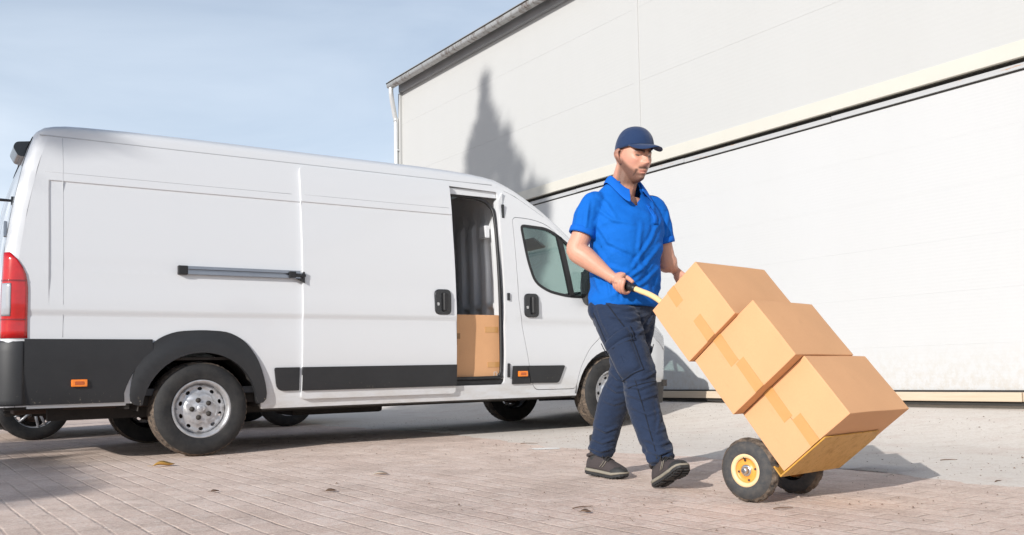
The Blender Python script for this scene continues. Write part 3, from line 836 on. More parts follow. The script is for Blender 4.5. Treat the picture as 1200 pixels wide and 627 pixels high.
# sliding door, slid two thirds shut, standing proud of the body side
SD = rounded([(.785, .405), (2.215, .405), (2.218, 2.318), (.805, 2.325)], [.03, .03, .05, .05])
def sdy(x, z): return V((x, -yside(x, z, (-9, 9), .026), z))
mb = MB()
panel(mb, SD, (), sdy, .045, V((0, 1, 0)), .06, [[(.795, 2.022 - q), (2.21, 2.022 - q)] for q in (-.006, 0, .004, .008, .012, .018)] + [[(x_, .42), (x_, 2.30)] for x_ in (.80, .815, .83, .845, .86)] + [[(.80, z), (2.2, z)] for z in (1.100, 1.085, 1.07, 1.055, 1.044, 1.41, 1.36)])
sdoor = mb.build('sliding_door', MAT['white'], van)
mb = MB(); panel(mb, offs(SD, -.03), (), lambda x, z: V((x, -yside(x, z) - .010, z)), 0, step=.12); mb.build('door_liner', MAT['lining'], sdoor)
mb = MB(); panel(mb, [(.787, .472), (2.213, .472), (2.213, .662), (.787, .662)], (), lambda x, z: sdy(x, z) + V((0, -.014, 0)), .03, V((0, 1, 0)), .06); mb.build('trim_strip', MAT['plastic'], sdoor)
def handle(x, z, y, parent):
    o = MB().add(*shape_plate(x, z, y, .165, .225, .014, .05)).build('door_handle', MAT['gloss_black'], parent)
    MB().add(*shape_plate(x + .012, z, y - .02, .045, .17, .022, .02)).build('grip_bar', MAT['black'], o)
    MB().add(*shape_plate(x - .055, z - .02, y - .012, .022, .03, .01, .01)).build('lock', MAT['steel'], o)
handle(2.076, 1.217, sdy(2.076, 1.217).y, sdoor)
# front side door
def fdy(x, z): return V((x, -yside(x, z) - .001, z))
mb = MB(); panel(mb, offs(DOOR, -.001), [WIN], fdy, .035, V((0, 1, 0)), .06)
fdoor = mb.build('front_door', MAT['white'], van)
mb = MB(); panel(mb, WIN, (), lambda x, z: fdy(x, z) + V((0, .014, 0)), 0, step=.1); mb.build('window', MAT['glass'], fdoor)
mb = MB(); panel(mb, offs(WIN, .006), [offs(WIN, -.020)], lambda x, z: fdy(x, z) + V((0, -.004, 0)), .02, V((0, 1, 0)), .04)
panel(mb, [(3.395, 1.92), (3.51, 1.30), (3.565, 1.30), (3.455, 1.89)], (), lambda x, z: fdy(x, z) + V((0, -.004, 0)), .03, V((0, 1, 0)), .05)
mb.build('window_frame', MAT['black'], fdoor)
mb = MB(); panel(mb, rounded([(3.04, .475), (3.365, .47), (3.435, .637), (2.998, .64)], [.01, .03, .02, 0]), (), lambda x, z: fdy(x, z) + V((0, -.014, 0)), .03, V((0, 1, 0)), .05); mb.build('trim_strip', MAT['plastic'], fdoor)
handle(3.045, 1.208, fdy(3.045, 1.208).y, fdoor)
# wing mirrors
for sgn in (-1, 1):
    y = sgn * 1.10
    m_ = MB().add(*loft([[V((3.69 + dx * k, y + sgn * (.0 + .105 * k * math.cos(a)), 1.40 + .19 * k * math.sin(a) * (1 if abs(math.sin(a)) < 2 else 1))) for a in [2 * math.pi * i / 20 for i in range(20)]] for dx, k in ((-.04, .95), (-.02, 1.0), (.06, .96), (.12, .7), (.14, .3))]), True)
    m_.tube([(3.73, sgn * .98, 1.32), (3.72, sgn * 1.08, 1.32)], [.035, .035], 10)
    o = m_.build('wing_mirror', MAT['gloss_black'], van)
    MB().box((3.648, y, 1.44), (.006, .15, .22), bev=.002).build('mirror_glass', MAT['carglass'], o)
# seam lines: door rear edge is a true gap; roof gutter and cap joint get grey beads
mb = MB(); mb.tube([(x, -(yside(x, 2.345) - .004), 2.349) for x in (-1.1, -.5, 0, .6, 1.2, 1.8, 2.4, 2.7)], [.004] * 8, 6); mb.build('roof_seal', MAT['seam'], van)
mb = MB().tube([(-.955 + .03 * (2.34 - z) / 1.4 * 0, -(yside(-.955, z, RQ) - .0015), z) for z in [2.34 - .08 * i for i in range(19)]], [.0028] * 19, 6); mb.build('panel_line', MAT['seam'], van)
mb = MB().tube([(x, -(yside(x, 2.078) - .0015), 2.078) for x in [-1.07 + .2 * i for i in range(10)]], [.0026] * 10, 6); mb.build('panel_line', MAT['seam'], van)  # grey tube drawn in place of the shade in a pressed crease
mb = MB().tube([(x, -(yside(x, 2.078, None, .026) - .0015), 2.078) for x in [.83 + .17 * i for i in range(9)]], [.0026] * 9, 6); mb.build('panel_line', MAT['seam'], sdoor)  # same crease on the door, its shade drawn as a grey tube
# slide rail on the quarter panel
def yq(x, z): return -yside(x, z, RQ)
mb = MB()
for i in range(12):
    a = -.15 + .92 * i / 12; b = -.15 + .92 * (i + 1) / 12; xm = (a + b) / 2
    y = yq(xm, 1.405)
    mb.box((xm, y - .016, 1.428), (b - a, .036, .022)).box((xm, y - .016, 1.388), (b - a, .036, .022)).box((xm, y - .004, 1.407), (b - a, .012, .03))
rail = mb.build('slide_rail', MAT['alu'], van)
MB().box((-.145, yq(-.145, 1.405) - .018, 1.407), (.07, .044, .068), bev=.006).build('end_cap', MAT['black'], rail)
MB().box((.70, yq(.70, 1.405) - .03, 1.405), (.055, .05, .05), bev=.005).box((.765, yq(.765, 1.4) - .035, 1.40), (.09, .03, .022), bev=.004).prism([(.73, 1.375), (.80, 1.34), (.80, 1.43), (.79, 1.43), (.785, 1.375)], yq(.77, 1.4) - .052, yq(.77, 1.4) - .03).build('roller_arm', MAT['black'], sdoor)
# door opening: sill, seal, top track
MB().box((2.14, -.915, .495), (1.22, .07, .045), bev=.006).box((2.14, -.955, .468), (1.22, .03, .02), bev=.003).build('door_step', MAT['black'], van)
sp_ = [(1.6, -.955, .535), (2.64, -.955, .535), (2.71, -.955, .56), (2.733, -.955, .66), (2.737, -.955, 1.2), (2.733, -.935, 1.7), (2.72, -.905, 2.05), (2.69, -.88, 2.15), (2.60, -.87, 2.205), (2.4, -.86, 2.225), (1.6, -.86, 2.235)]
MB().tube(sp_, [.017] * len(sp_), 8, steps=4).build('door_seal', MAT['black'], van)
MB().box((2.14, -.865, 2.262), (1.22, .06, .05), bev=.004).box((2.14, -.89, 2.235), (1.22, .016, .012)).build('top_track', MAT['white'], van)
MB().prism([(2.746, .52), (2.79, .52), (2.79, 2.28), (2.746, 2.20)], -.945, -.86).build('door_pillar', MAT['white'], van)
for z, h in ((2.10, .13), (1.285, .07), (.60, .13)):
    MB().box((2.787, -yside(2.787, z) - .004, z), (.026, .022, h), bev=.006).build('door_striker', MAT['gloss_black'], van)
# load space
MB().box((.72, 0, .495), (4.06, 1.84, .05)).build('load_floor', MAT['dash'], van)
mb = MB()
def inner(x, z): return V((x, min(.90, yside(x, z) - .07), z))
pts = []; xs_i = [-1.12 + 3.84 * i / 100 for i in range(101)]
zi = [.52, .9, 1.05, 1.1, 1.5, 1.9, 2.05, 2.25, 2.34, 2.43]
for x in xs_i:
    rib = .03 * sstep(math.sin(x * 14) * 1.6)
    pts.append([inner(x, z) + V((0, -(rib if z not in (1.05, 1.1, 2.25, 2.34, 2.43) else .035) - max(0, z - 2.2) * .9, 0)) for z in zi])
vs, fs = loft(pts, False, False); mb.add(vs, fs, True); mb.build('side_lining', MAT['lining'], van)
mb = MB(); xs_i = xs_i[3::4]
pts = [[V((x, -.80 + 1.6 * i / 8, 2.455 - .03 * (1 - sstep(math.sin(x * 7) * 2)))) for i in range(9)] for x in xs_i]
vs, fs = loft(pts, False, False); mb.add(vs, fs, True); mb.build('headlining', MAT['dark_lining'], van)
mb = MB(); pts = []
for i in range(121):
    yb = -.93 + 1.83 * i / 120
    rib = .035 * sstep(.5 + 1.4 * math.sin(yb * 28))
    pts.append([V((2.80 - (rib if .62 < z < 2.05 and abs(z - 1.22) > .03 else (.03 if abs(z - 1.22) <= .03 else 0)) - .06 * sstep((z - 2.1) / .3), yb * min(1, (yh(z) - .075) / .93), z)) for z in (.50, .60, .64, 1.0, 1.18, 1.2, 1.24, 1.26, 1.6, 2.0, 2.06, 2.2, 2.36)])
vs, fs = loft(pts, False, False); mb.add(vs, fs, True); bk = mb.build('bulkhead', MAT['lining'], van)
MB().box((2.735, -.70, 1.93), (.05, .12, .12), bev=.01).build('vent_box', MAT['lining'], bk)
# cab
MB().box((3.55, 0, .50), (1.5, 1.8, .05)).build('cab_floor', MAT['dash'], van)
MB().prism(rounded([(3.78, .6), (4.35, .6), (4.28, 1.29), (4.02, 1.385), (3.80, 1.34), (3.74, 1.15)], .05), -.88, .88).build('dashboard', MAT['dash'], van)
for y in (-.5, .5):
    s_ = MB().box((3.25, y, .78), (.55, .52, .2), bev=.06, smooth=True).build('seat', MAT['seat'], van)
    MB().box((2.98, y, 1.22), (.16, .50, .74), ry(-.18), bev=.06, smooth=True).box((2.90, y, 1.68), (.11, .28, .2), ry(-.1), bev=.05, smooth=True).build('seat_back', MAT['seat'], s_)
mb = MB(); c_ = V((3.66, .46, 1.36)); ax = V((-.62, 0, .78))
pp = [c_ + (ax.orthogonal().normalized() * math.cos(a) + ax.cross(ax.orthogonal().normalized()).normalized() * math.sin(a)) * .20 for a in [2 * math.pi * i / 24 for i in range(25)]]
mb.tube(pp, [.016] * 25, 8, caps=False).tube([pp[2], c_, pp[10]], [.018, .04, .018], 8).tube([c_, c_ - ax * .25], [.03, .03], 8)
mb.build('steering_wheel', MAT['black'], van)
for y in (-.45, .45): MB().box((3.44, y, 1.885), (.17, .34, .022), ry(.5), bev=.006).build('sun_visor', MAT['dark_lining'], van)
MB().box((3.30, 0, 1.92), (.03, .22, .07), bev=.01).build('inner_mirror', MAT['black'], van)
# head lamps and front skirt
for sgn in (-1, 1):
    mb = MB()
    panel(mb, rounded([(4.62, .93), (4.90, .76), (4.90, .82), (4.80, .93), (4.55, 1.05)], .02), (), lambda x, z: V((x, sgn * (yside(x, z) + .006), z)), .02, V((0, -sgn, 0)), .05)
    mb.build('head_lamp', MAT['lens_clear'], van)
mb = MB()
ring = []
for x, t in ((4.46, 1), (4.7, 1), (4.85, 1), (4.93, 1), (4.97, 1), (4.99, 1)):
    ring.append([V((x + .006, -yside(x, z) - .008, z)) for z in (.22, .30, .44)])
ring += [[V((p.x, -p.y, p.z)) for p in r_] for r_ in ring[::-1]]
vs, fs = loft(ring, False, False); mb.add(vs, fs, True); mb.build('front_skirt', MAT['plastic'], van)
MB().box((4.99, 0, .62), (.03, 1.1, .20), bev=.02).box((4.98, 0, .85), (.03, .9, .07), bev=.02).build('grille', MAT['plastic'], van)
# sills, underbody
mb = MB()
for a, b in ((.48, 3.60),):
    mb.box(((a + b) / 2, -.935, .352), (b - a, .03, .05), bev=.006)
mb.build('sill', MAT['under'], van)
MB().box((-.85, -.94, .415), (.64, .05, .02), bev=.004).build('side_skid_bar', MAT['galv'], van)
mb = MB().box((1.8, 0, .43), (6.2, 1.72, .07)).box((1.8, -.55, .36), (5.6, .10, .12)).box((1.8, .55, .36), (5.6, .10, .12))
mb.box((1.5, .2, .33), (.9, .5, .2), bev=.03).tube([(-1.2, .45, .34), (-.3, .42, .40), (.6, .35, .33), (2.6, .3, .30), (3.6, .2, .34)], [.035] * 5, 8, steps=3)
mb.tube([(0, -.75, .36), (0, .75, .36)], [.05, .05], 10).box((4.05, 0, .40), (.5, 1.2, .16), bev=.03)
mb.box((0, 0, .74), (1.1, 1.9, .02)).box((4.03, 0, .95), (.95, 1.9, .02)).box((3.57, 0, .62), (.03, 1.9, .6)).box((.52, 0, .55), (.03, 1.9, .4)).box((-.52, 0, .56), (.03, 1.9, .36)).box((4.5, 0, .6), (.03, 1.6, .6))
# arch liners
for cx in (0, 4.035):
    for sgn in (-1, 1):
        pr = arc(cx, .36, .45, 0, 180, 16)
        mb.add(*loft([[V((x, sgn * .98, z)) for x, z in pr], [V((x, sgn * .62, z)) for x, z in pr]], False, False), True)
mb.build('underbody', MAT['under'], van)
mb = MB().tube([(-.9, -.62, .40), (-.45, -.60, .40), (.45, -.60, .40), (.9, -.62, .42)], [.02] * 4, 6).tube([(-1.15, .1, .36), (-1.0, .5, .355), (-.2, .62, .36)], [.03] * 3, 8).box((-.55, -.35, .35), (.03, .03, .10))
mb.box((-.95, -.2, .375), (.5, .3, .05), bev=.01)
mb.build('exhaust', MAT['rust_under'], van)
# wheels : wheel(rim) > tyre, tread, hub_cap, lug_nut
def rim_z(r): return interp(r, [(0, .030), (.045, .030), (.06, .024), (.105, .022), (.125, .006), (.15, .0), (.175, .004), (.19, -.018), (.2, -.02)])
def wheel(x, sgn, y):
    n_ = Matrix.Rotation(R(90) * (1 if sgn < 0 else -1), 4, 'X')      # local +z points outward
    wm = Matrix.Translation((x, sgn * y, .36)) @ n_ @ Matrix.Rotation(R(rnd.uniform(0, 60)), 4, 'Z')
    circ = [(.188 * math.cos(2 * math.pi * i / 48), .188 * math.sin(2 * math.pi * i / 48)) for i in range(48)]
    holes = []
    for k in range(10):
        a = 2 * math.pi * k / 10; cx, cy = .152 * math.cos(a), .152 * math.sin(a)
        holes.append([(cx + .0185 * math.cos(b) * -math.sin(a) + .0135 * math.sin(b) * math.cos(a), cy + .0185 * math.cos(b) * math.cos(a) + .0135 * math.sin(b) * math.sin(a)) for b in [2 * math.pi * j / 12 for j in range(12)]])
    mb = MB(); panel(mb, circ, holes, lambda a, b: V((a, b, rim_z(math.hypot(a, b)) - .035)), .012, V((0, 0, -1)), .022)
    mb.lathe([(.186, -.055), (.192, -.03), (.196, -.002), (.207, .006), (.219, .010), (.222, .004), (.219, -.01), (.205, -.03), (.2, -.18)], (0, 0, 0), (0, 0, 1), 64)
    wh = mb.build('wheel', MAT['rim'], van); wh.matrix_local = wm
    mb = MB().lathe([(.214, -.002), (.222, .012), (.235, .014), (.262, .021), (.285, .022), (.312, .016), (.330, .006), (.343, -.008)], (0, 0, 0), (0, 0, 1), 72)
    mb.lathe([(.343, -.192), (.30, -.215), (.22, -.205)], (0, 0, 0), (0, 0, 1), 72)
    mb.build('tyre', MAT['tyre'], wh)
    # tread with real grooves and shoulder blocks
    pr = [(.343, -.008), (.352, -.022), (.358, -.045), (.360, -.062)]
    for k in range(3): 
        o_ = -.066 - k * .034
        pr += [(.350, o_ - .001), (.350, o_ - .007), (.360, o_ - .010), (.3605, o_ - .028)]
    pr += [(.358, -.16), (.352, -.178), (.343, -.192)]
    mb = MB(); nn = 144; vs = []; fs = []
    for j, (r_, h) in enumerate(pr):
        for i in range(nn):
            a = 2 * math.pi * i / nn; rr = r_ - (.005 if (j in (1, 2, len(pr) - 2, len(pr) - 3) and i % 3 == 0) else 0)
            vs.append(V((rr * math.cos(a), rr * math.sin(a), h)))
    for j in range(len(pr) - 1):
        for i in range(nn): fs.append((j * nn + i, j * nn + (i + 1) % nn, (j + 1) * nn + (i + 1) % nn, (j + 1) * nn + i))
    mb.add(vs, fs, True); mb.build('tread', MAT['tread'], wh)
    mb = MB().lathe([(.0, .004), (.028, .004), (.034, .0), (.036, -.02)], (0, 0, 0), (0, 0, 1), 24).lathe([(.016, .004), (.017, .006), (.02, .006), (.021, .004)], (0, 0, 0), (0, 0, 1), 24)
    mb.box((-.006, .004, .006), (.003, .016, .003)).box((0, .004, .006), (.003, .016, .003)).box((.006, .004, .006), (.003, .016, .003)); mb.build('hub_cap', MAT['rim'], wh)
    for k in range(5):
        a = 2 * math.pi * k / 5 + .3; c = V((.068 * math.cos(a), .068 * math.sin(a), 0))
        MB().lathe([(.0, .006), (.009, .006), (.011, .002), (.011, -.003), (.019, -.004), (.0195, -.014)], c, (0, 0, 1), 12).build('lug_nut', MAT['under'], wh)
    MB().lathe([(.0, -.10), (.15, -.10), (.15, -.14)], (0, 0, 0), (0, 0, 1), 24).build('brake_disc', MAT['rust_under'], wh)
for x, y in ((0, .995), (4.035, .985)):
    for sgn in (-1, 1): wheel(x, sgn, y)

# ------------------------------------------------------------------ carton standing in the van doorway
bx0, bx1, by0, by1, bz0, bz1 = 2.06, 2.742, -.918, -.45, .521, 1.118
def vloc(M): return VM @ M
cm = VM @ Matrix.Translation(((bx0 + bx1) / 2, (by0 + by1) / 2, bz0))
o = MB().box((0, 0, (bz1 - bz0) / 2), (bx1 - bx0, by1 - by0, bz1 - bz0), bev=.004).build('cardboard_box', MAT['board'])
o.matrix_world = cm
tag(o, 'tall cardboard box standing inside the van doorway on the load floor', 'box', 'cardboard boxes')
yf = (by0 - by1) / 2 - .0015; ww = (bx1 - bx0) / 2
MB().box((ww - .085, yf, .46), (.14, .003, .055)).build('tape', MAT['tape'], o)
MB().box((ww - .07, yf, .135), (.13, .003, .05)).build('tape', MAT['tape'], o)
mk_ = MB()
mk_.box((-.12, yf, .40), (.075, .002, .05)).box((-.135, yf, .345), (.04, .002, .05)); mk_.build('label_patch', MAT['board_dark'], o)
mk_ = MB()
for dx, w_ in ((-.016, .004), (.016, .004)): mk_.box((ww - .05 + dx, yf, .045), (w_, .0015, .042))
mk_.box((ww - .05, yf, .066), (.034, .0015, .004)); mk_.build('printed_mark', MAT['chalk'], o)

# ------------------------------------------------------------------ car parked beyond the van
car = empty('parked_car', VM @ Matrix.Translation((.5, 3.05, 0)), 'dark grey parked car behind the van, only its alloy wheels showing under the sill', 'car')
lo = [(-2.05, .33), (-1.72, .30)] + arc(-1.31, .33, .39, 180, 0, 12) + [(-.90, .275), (.90, .275)] + arc(1.31, .33, .39, 180, 0, 12) + [(1.72, .30), (2.08, .33), (2.12, .62), (2.02, .84), (1.25, .98), (-1.85, 1.02), (-2.10, .86), (-2.12, .5)]
mb = MB(); P_, T_, LP_ = cdt(lo, (), .12)
for y in (-.86, .86): mb.add([V((a, y * (1 - .05 * max(0, abs(b - .6))), b)) for a, b in P_], T_, False)
L_ = LP_[0]; nl = len(L_)
mb.add([V((a, y, b)) for y in (-.86, .86) for a, b in L_], [(i, (i + 1) % nl, (i + 1) % nl + nl, i + nl) for i in range(nl)], True)
gh = [(-1.95, .98), (1.2, .98), (.45, 1.42), (.1, 1.50), (-1.2, 1.51), (-1.75, 1.36)]
ng_ = len(gh)
mb.add([V((a, y * (1 if b < 1 else .82), b)) for y in (-.80, .80) for a, b in gh], [tuple(range(ng_)), tuple(range(2 * ng_ - 1, ng_ - 1, -1))] + [(i, (i + 1) % ng_, (i + 1) % ng_ + ng_, i + ng_) for i in range(ng_)], False)
mb.build('body', MAT['carpaint'], car)
for y in (-1, 1):
    for wn in ([(-1.6, 1.03), (-.65, 1.03), (-.65, 1.44), (-1.45, 1.42)], [(-.58, 1.03), (.95, 1.03), (.42, 1.36), (-.58, 1.44)]):
        MB().add([V((a, y * (.808 - .144 * (b - .98) / .44), b)) for a, b in wn] + [V((a, y * (.79 - .144 * (b - .98) / .44), b)) for a, b in wn], [(0, 1, 2, 3), (7, 6, 5, 4), (0, 4, 5, 1), (1, 5, 6, 2), (2, 6, 7, 3), (3, 7, 4, 0)]).build('side_window', MAT['carglass'], car)
for x in (-1.31, 1.31):
    for sgn in (-1, 1):
        mb = MB(); mb.lathe([(.19, -.08), (.2, -.01), (.21, -.004), (.215, -.02), (.205, -.15)], (0, 0, 0), (0, 0, 1), 40)
        for k in range(5):
            a = 2 * math.pi * k / 5
            for da in (-.16, .16):
                p0 = V((.035 * math.cos(a + da * 3), .035 * math.sin(a + da * 3), -.02)); p1 = V((.198 * math.cos(a + da), .198 * math.sin(a + da), -.012))
                mb.tube([p0, p1], [.016, .012], 6)
        mb.lathe([(0, -.005), (.045, -.008), (.05, -.04)], (0, 0, 0), (0, 0, 1), 20)
        wh = mb.build('wheel', MAT['rim'], car)
        wh.matrix_local = Matrix.Translation((x, sgn * .865, .33)) @ Matrix.Rotation(R(90) * (1 if sgn < 0 else -1), 4, 'X')
        MB().lathe([(.205, -.004), (.23, .008), (.28, .010), (.31, -.004), (.326, -.03), (.33, -.1), (.326, -.17), (.30, -.2), (.21, -.19)], (0, 0, 0), (0, 0, 1), 56).build('tyre', MAT['tyre'], wh)
        MB().lathe([(0, -.07), (.15, -.07), (.15, -.1)], (0, 0, 0), (0, 0, 1), 24).build('brake_disc', MAT['rust_under'], wh)
MB().box((0, 0, .36), (3.6, 1.5, .1)).build('underbody', MAT['under'], car)
# bollard beyond
pb = VM @ V((-.914, 4.88, 0)); bo_ = MB().lathe([(.0, .92), (.035, .92), (.045, .89), (.045, .03), (.05, .025)], (0, 0, 0), (0, 0, 1), 20).lathe([(.0, .026), (.11, .024), (.12, .012), (.12, -.02)], (0, 0, 0), (0, 0, 1), 20)
o = bo_.build('bollard', MAT['black']); o.location = (pb.x, pb.y, gz(pb.x, pb.y))
tag(o, 'thin dark post with a round foot standing beyond the rear bumper of the van', 'post')
# ------------------------------------------------------------------ hand truck (x = across it, away from the lens; y = forward off the load face; z = up along the rails)
TY, TT = R(41.832), R(39.137)
tL = V((math.cos(TY), math.sin(TY), 0)); tF = V((tL.y, -tL.x, 0)); tZ = V((0, 0, 1))
tH = math.cos(TT) * tZ - math.sin(TT) * tF; tD = math.cos(TT) * tF + math.sin(TT) * tZ
tO = V((1.1401, 3.85, -.4141 + GZ))
TM = Matrix(((tL.x, tD.x, tH.x, tO.x), (tL.y, tD.y, tH.y, tO.y), (tL.z, tD.z, tH.z, tO.z), (0, 0, 0, 1)))
truck = empty('hand_truck', TM, 'yellow steel hand truck with pneumatic tyres tilted back under three cartons', 'hand truck')
# rails and cross bars
mb = MB()
hx = (.08, .405)
GX = (.08, .60)                            # the grips flare away from the rails on the far side
for x, g in zip(hx, GX):
    mb.tube([(x, -.026, .0), (x, -.026, .5), (x + (g - x) * .1, -.028, .92), (x + (g - x) * .5, -.052, 1.045), (x + (g - x) * .85, -.078, 1.115), (g, -.110, 1.172), (g, -.15, 1.245), (g, -.193, 1.318)], [.0145] * 8, 12, steps=4)
for z in (.06, .35, .65, .93): mb.tube([(hx[0], -.026, z), (hx[1], -.026, z)], [.012, .012], 10)
for x in hx: mb.tube([(x + .04, -.03, .13), (x + .04, -.156, .114)], [.011, .011], 8).tube([(x + .04, -.03, .03), (x + .04, -.156, .114)], [.011, .011], 8)
mb.build('frame', MAT['cream'], truck)
for x in GX:
    a = V((x, -.1265, 1.203)); b = V((x, -.203, 1.333))
    g_ = MB().tube([a, a * .5 + b * .5, b], [.0185, .0195, .0185], 14, steps=3)
    for k in range(7): 
        c = a.lerp(b, (k + .5) / 7); g_.lathe([(.0185, -.003), (.0205, 0), (.0185, .003)], c, b - a, 14)
    g_.build('grip', MAT['black'], truck)
# toe plate
mb = MB()
pl = [(0.0, -.03), (.50, -.03), (.50, .20), (.455, .255), (.0, .248)]
n5 = len(pl)
mb.add([V((x, y, -.010)) for x, y in pl] + [V((x, y, -.003)) for x, y in pl], [tuple(range(n5 - 1, -1, -1)), tuple(range(n5, 2 * n5))] + [(i, (i + 1) % n5, (i + 1) % n5 + n5, i + n5) for i in range(n5)])
mb.add(*([V((x, y, z)) for z in (.0, .05) for x, y in ((0.02, -.034), (.48, -.034), (.48, -.041), (.02, -.041))], [(0, 1, 2, 3), (7, 6, 5, 4), (0, 4, 5, 1), (1, 5, 6, 2), (2, 6, 7, 3), (3, 7, 4, 0)]))
o = mb.build('toe_plate', MAT['yellow'], truck); bevel_obj(o, .0015, 1)
MB().cyl((-.01, -.156, .114), (.465, -.156, .114), .010).build('axle', MAT['steel'], truck)
for x, s in ((.0, -1), (.455, 1)):
    wm = Matrix.Translation((x, -.156, .114)) @ Matrix.Rotation(R(90) * s, 4, 'Y')
    mb = MB().lathe([(.022, -.012), (.030, -.018), (.048, -.022), (.0535, -.010), (.056, -.014), (.056, -.06)], (0, 0, 0), (0, 0, 1), 48)
    WS = .143 / .1335
    wh = mb.build('wheel', MAT['orange'], truck); wh.matrix_local = wm @ Matrix.Diagonal((WS, WS, 1, 1))
    MB().lathe([(.066, -.004), (.076, .000), (.09, .0005), (.103, -.004), (.113, -.011), (.118, -.016)], (0, 0, 0), (0, 0, 1), 64).lathe([(.118, -.066), (.1, -.082), (.07, -.075)], (0, 0, 0), (0, 0, 1), 64).build('tyre', MAT['cart_tyre'], wh)
    nn = 96; pr = [(.118, -.016), (.126, -.022), (.1315, -.030), (.1335, -.038), (.1335, -.046), (.1315, -.054), (.126, -.060), (.118, -.066)]
    vs = []; fs = []
    for j, (r_, h) in enumerate(pr):
        for i in range(nn):
            a = 2 * math.pi * i / nn; q = (i // 2 + (j // 2) % 2 * 1) % 3 == 0
            rr = r_ - (.0045 if q and 0 < j < len(pr) - 1 else 0)
            vs.append(V((rr * math.cos(a), rr * math.sin(a), h)))
    for j in range(len(pr) - 1):
        for i in range(nn): fs.append((j * nn + i, j * nn + (i + 1) % nn, (j + 1) * nn + (i + 1) % nn, (j + 1) * nn + i))
    MB().add(vs, fs, False).build('tread', MAT['tread'], wh)
    MB().lathe([(0, .010), (.011, .010), (.014, .006), (.015, -.02)], (0, 0, 0), (0, 0, 1), 20).lathe([(.016, -.009), (.024, -.010), (.024, -.016)], (0, 0, 0), (0, 0, 1), 20).build('hub', MAT['steel'], wh)
    MB().tube([(.035, .02, -.02), (.046, .028, -.004)], [.004, .003], 6).build('valve', MAT['black'], wh)
    MB().lathe([(.0505, -.012), (.053, -.0045), (.060, -.0035), (.0675, -.002), (.0685, -.008), (.064, -.014)], (0, 0, 0), (0, 0, 1), 48).build('sunlit_rim_ring', MAT['rim_sunlit'], wh)  # cream ring paints the sunlit edge of the orange rim
    for k in range(4):
        a = 2 * math.pi * k / 4 + .5
        MB().lathe([(0, .003), (.005, .003), (.0058, -.003)], (.04 * math.cos(a), .04 * math.sin(a), -.019), (0, 0, 1), 6).build('bolt', MAT['rust_under'], wh)
# three cartons on it
def tape_strip(o, x, y0, z0, z1, w_):
    MB().add([V((x, y0 - w_ / 2, z0)), V((x, y0 + w_ / 2, z0)), V((x, y0 + w_ / 2 + .004, z1)), V((x, y0 - w_ / 2 + .004, z1)), V((x + .002, y0 - w_ / 2, z0)), V((x + .002, y0 + w_ / 2, z0)), V((x + .002, y0 + w_ / 2 + .004, z1)), V((x + .002, y0 - w_ / 2 + .004, z1))],
             [(0, 1, 2, 3), (7, 6, 5, 4), (0, 4, 5, 1), (1, 5, 6, 2), (2, 6, 7, 3), (3, 7, 4, 0)]).build('tape', MAT['tape'], o)
def carton(l0, s0, z0, w_, d_, h_, label, tapes):
    m = TM @ Matrix.Translation((l0, s0, z0))
    bm = bmesh.new(); bmesh.ops.create_cube(bm, size=1)
    bmesh.ops.subdivide_edges(bm, edges=bm.edges[:], cuts=9, use_grid_fill=True)
    for v in bm.verts:
        p = v.co + V((.5, .5, .5))
        q = V((p.x * w_, p.y * d_, p.z * h_))
        e = lambda t: 4 * t * (1 - t)
        # board faces belly out slightly
        if p.x < .001: q.x -= .0035 * e(p.y) * e(p.z)
        if p.x > .999: q.x += .004 * e(p.y) * e(p.z)
        if p.y > .999: q.y += .005 * e(p.x) * e(p.z)
        k = .0022
        q += V((noise.noise(q * 4 + V((l0 * 9, 0, z0))), noise.noise(q * 4 + V((7, z0, 0))), noise.noise(q * 4 + V((0, 3, z0))))) * k
        v.co = q
    me = bpy.data.meshes.new('cardboard_box'); bm.to_mesh(me); bm.free()
    for p in me.polygons: p.use_smooth = False
    o = link('cardboard_box', me, MAT['board']); o.matrix_world = m; bevel_obj(o, .003, 2, 60)
    tag(o, label, 'box', 'cardboard boxes')
    for (yy, a, b) in tapes: tape_strip(o, -.0045, yy, a, b, .05)
    # flap joint: a thin dark slit along the taped face, and the lip of the outer flap
    MB().add([V((-.0042, d_ * .5 - .0012 - .02, .004)), V((-.0042, d_ * .5 + .0012 - .02, .004)), V((-.0042, d_ * .5 + .0012 - .02, h_ - .004)), V((-.0042, d_ * .5 - .0012 - .02, h_ - .004)),
              V((.003, d_ * .5 - .0012 - .02, .004)), V((.003, d_ * .5 + .0012 - .02, .004)), V((.003, d_ * .5 + .0012 - .02, h_ - .004)), V((.003, d_ * .5 - .0012 - .02, h_ - .004))],
             [(0, 1, 2, 3), (7, 6, 5, 4), (0, 4, 5, 1), (1, 5, 6, 2), (2, 6, 7, 3), (3, 7, 4, 0)]).build('flap_joint', MAT['board_dark'], o)
    return o
carton(0, 0, 0, .527, .3967, .305, 'lowest of three cardboard boxes on the hand truck, resting on the yellow toe plate', [(.198, .0, .135), (.165, .15, .305)])
carton(-.070, -.0023, .3071, .487, .4042, .311, 'middle of three cardboard boxes stacked on the hand truck', [(.180, .0, .155), (.158, .16, .311)])
carton(-.1007, -.0143, .6199, .560, .3265, .3197, 'topmost of three cardboard boxes stacked on the hand truck, nearest to the man', [(.165, .0, .12), (.14, .23, .3197)])

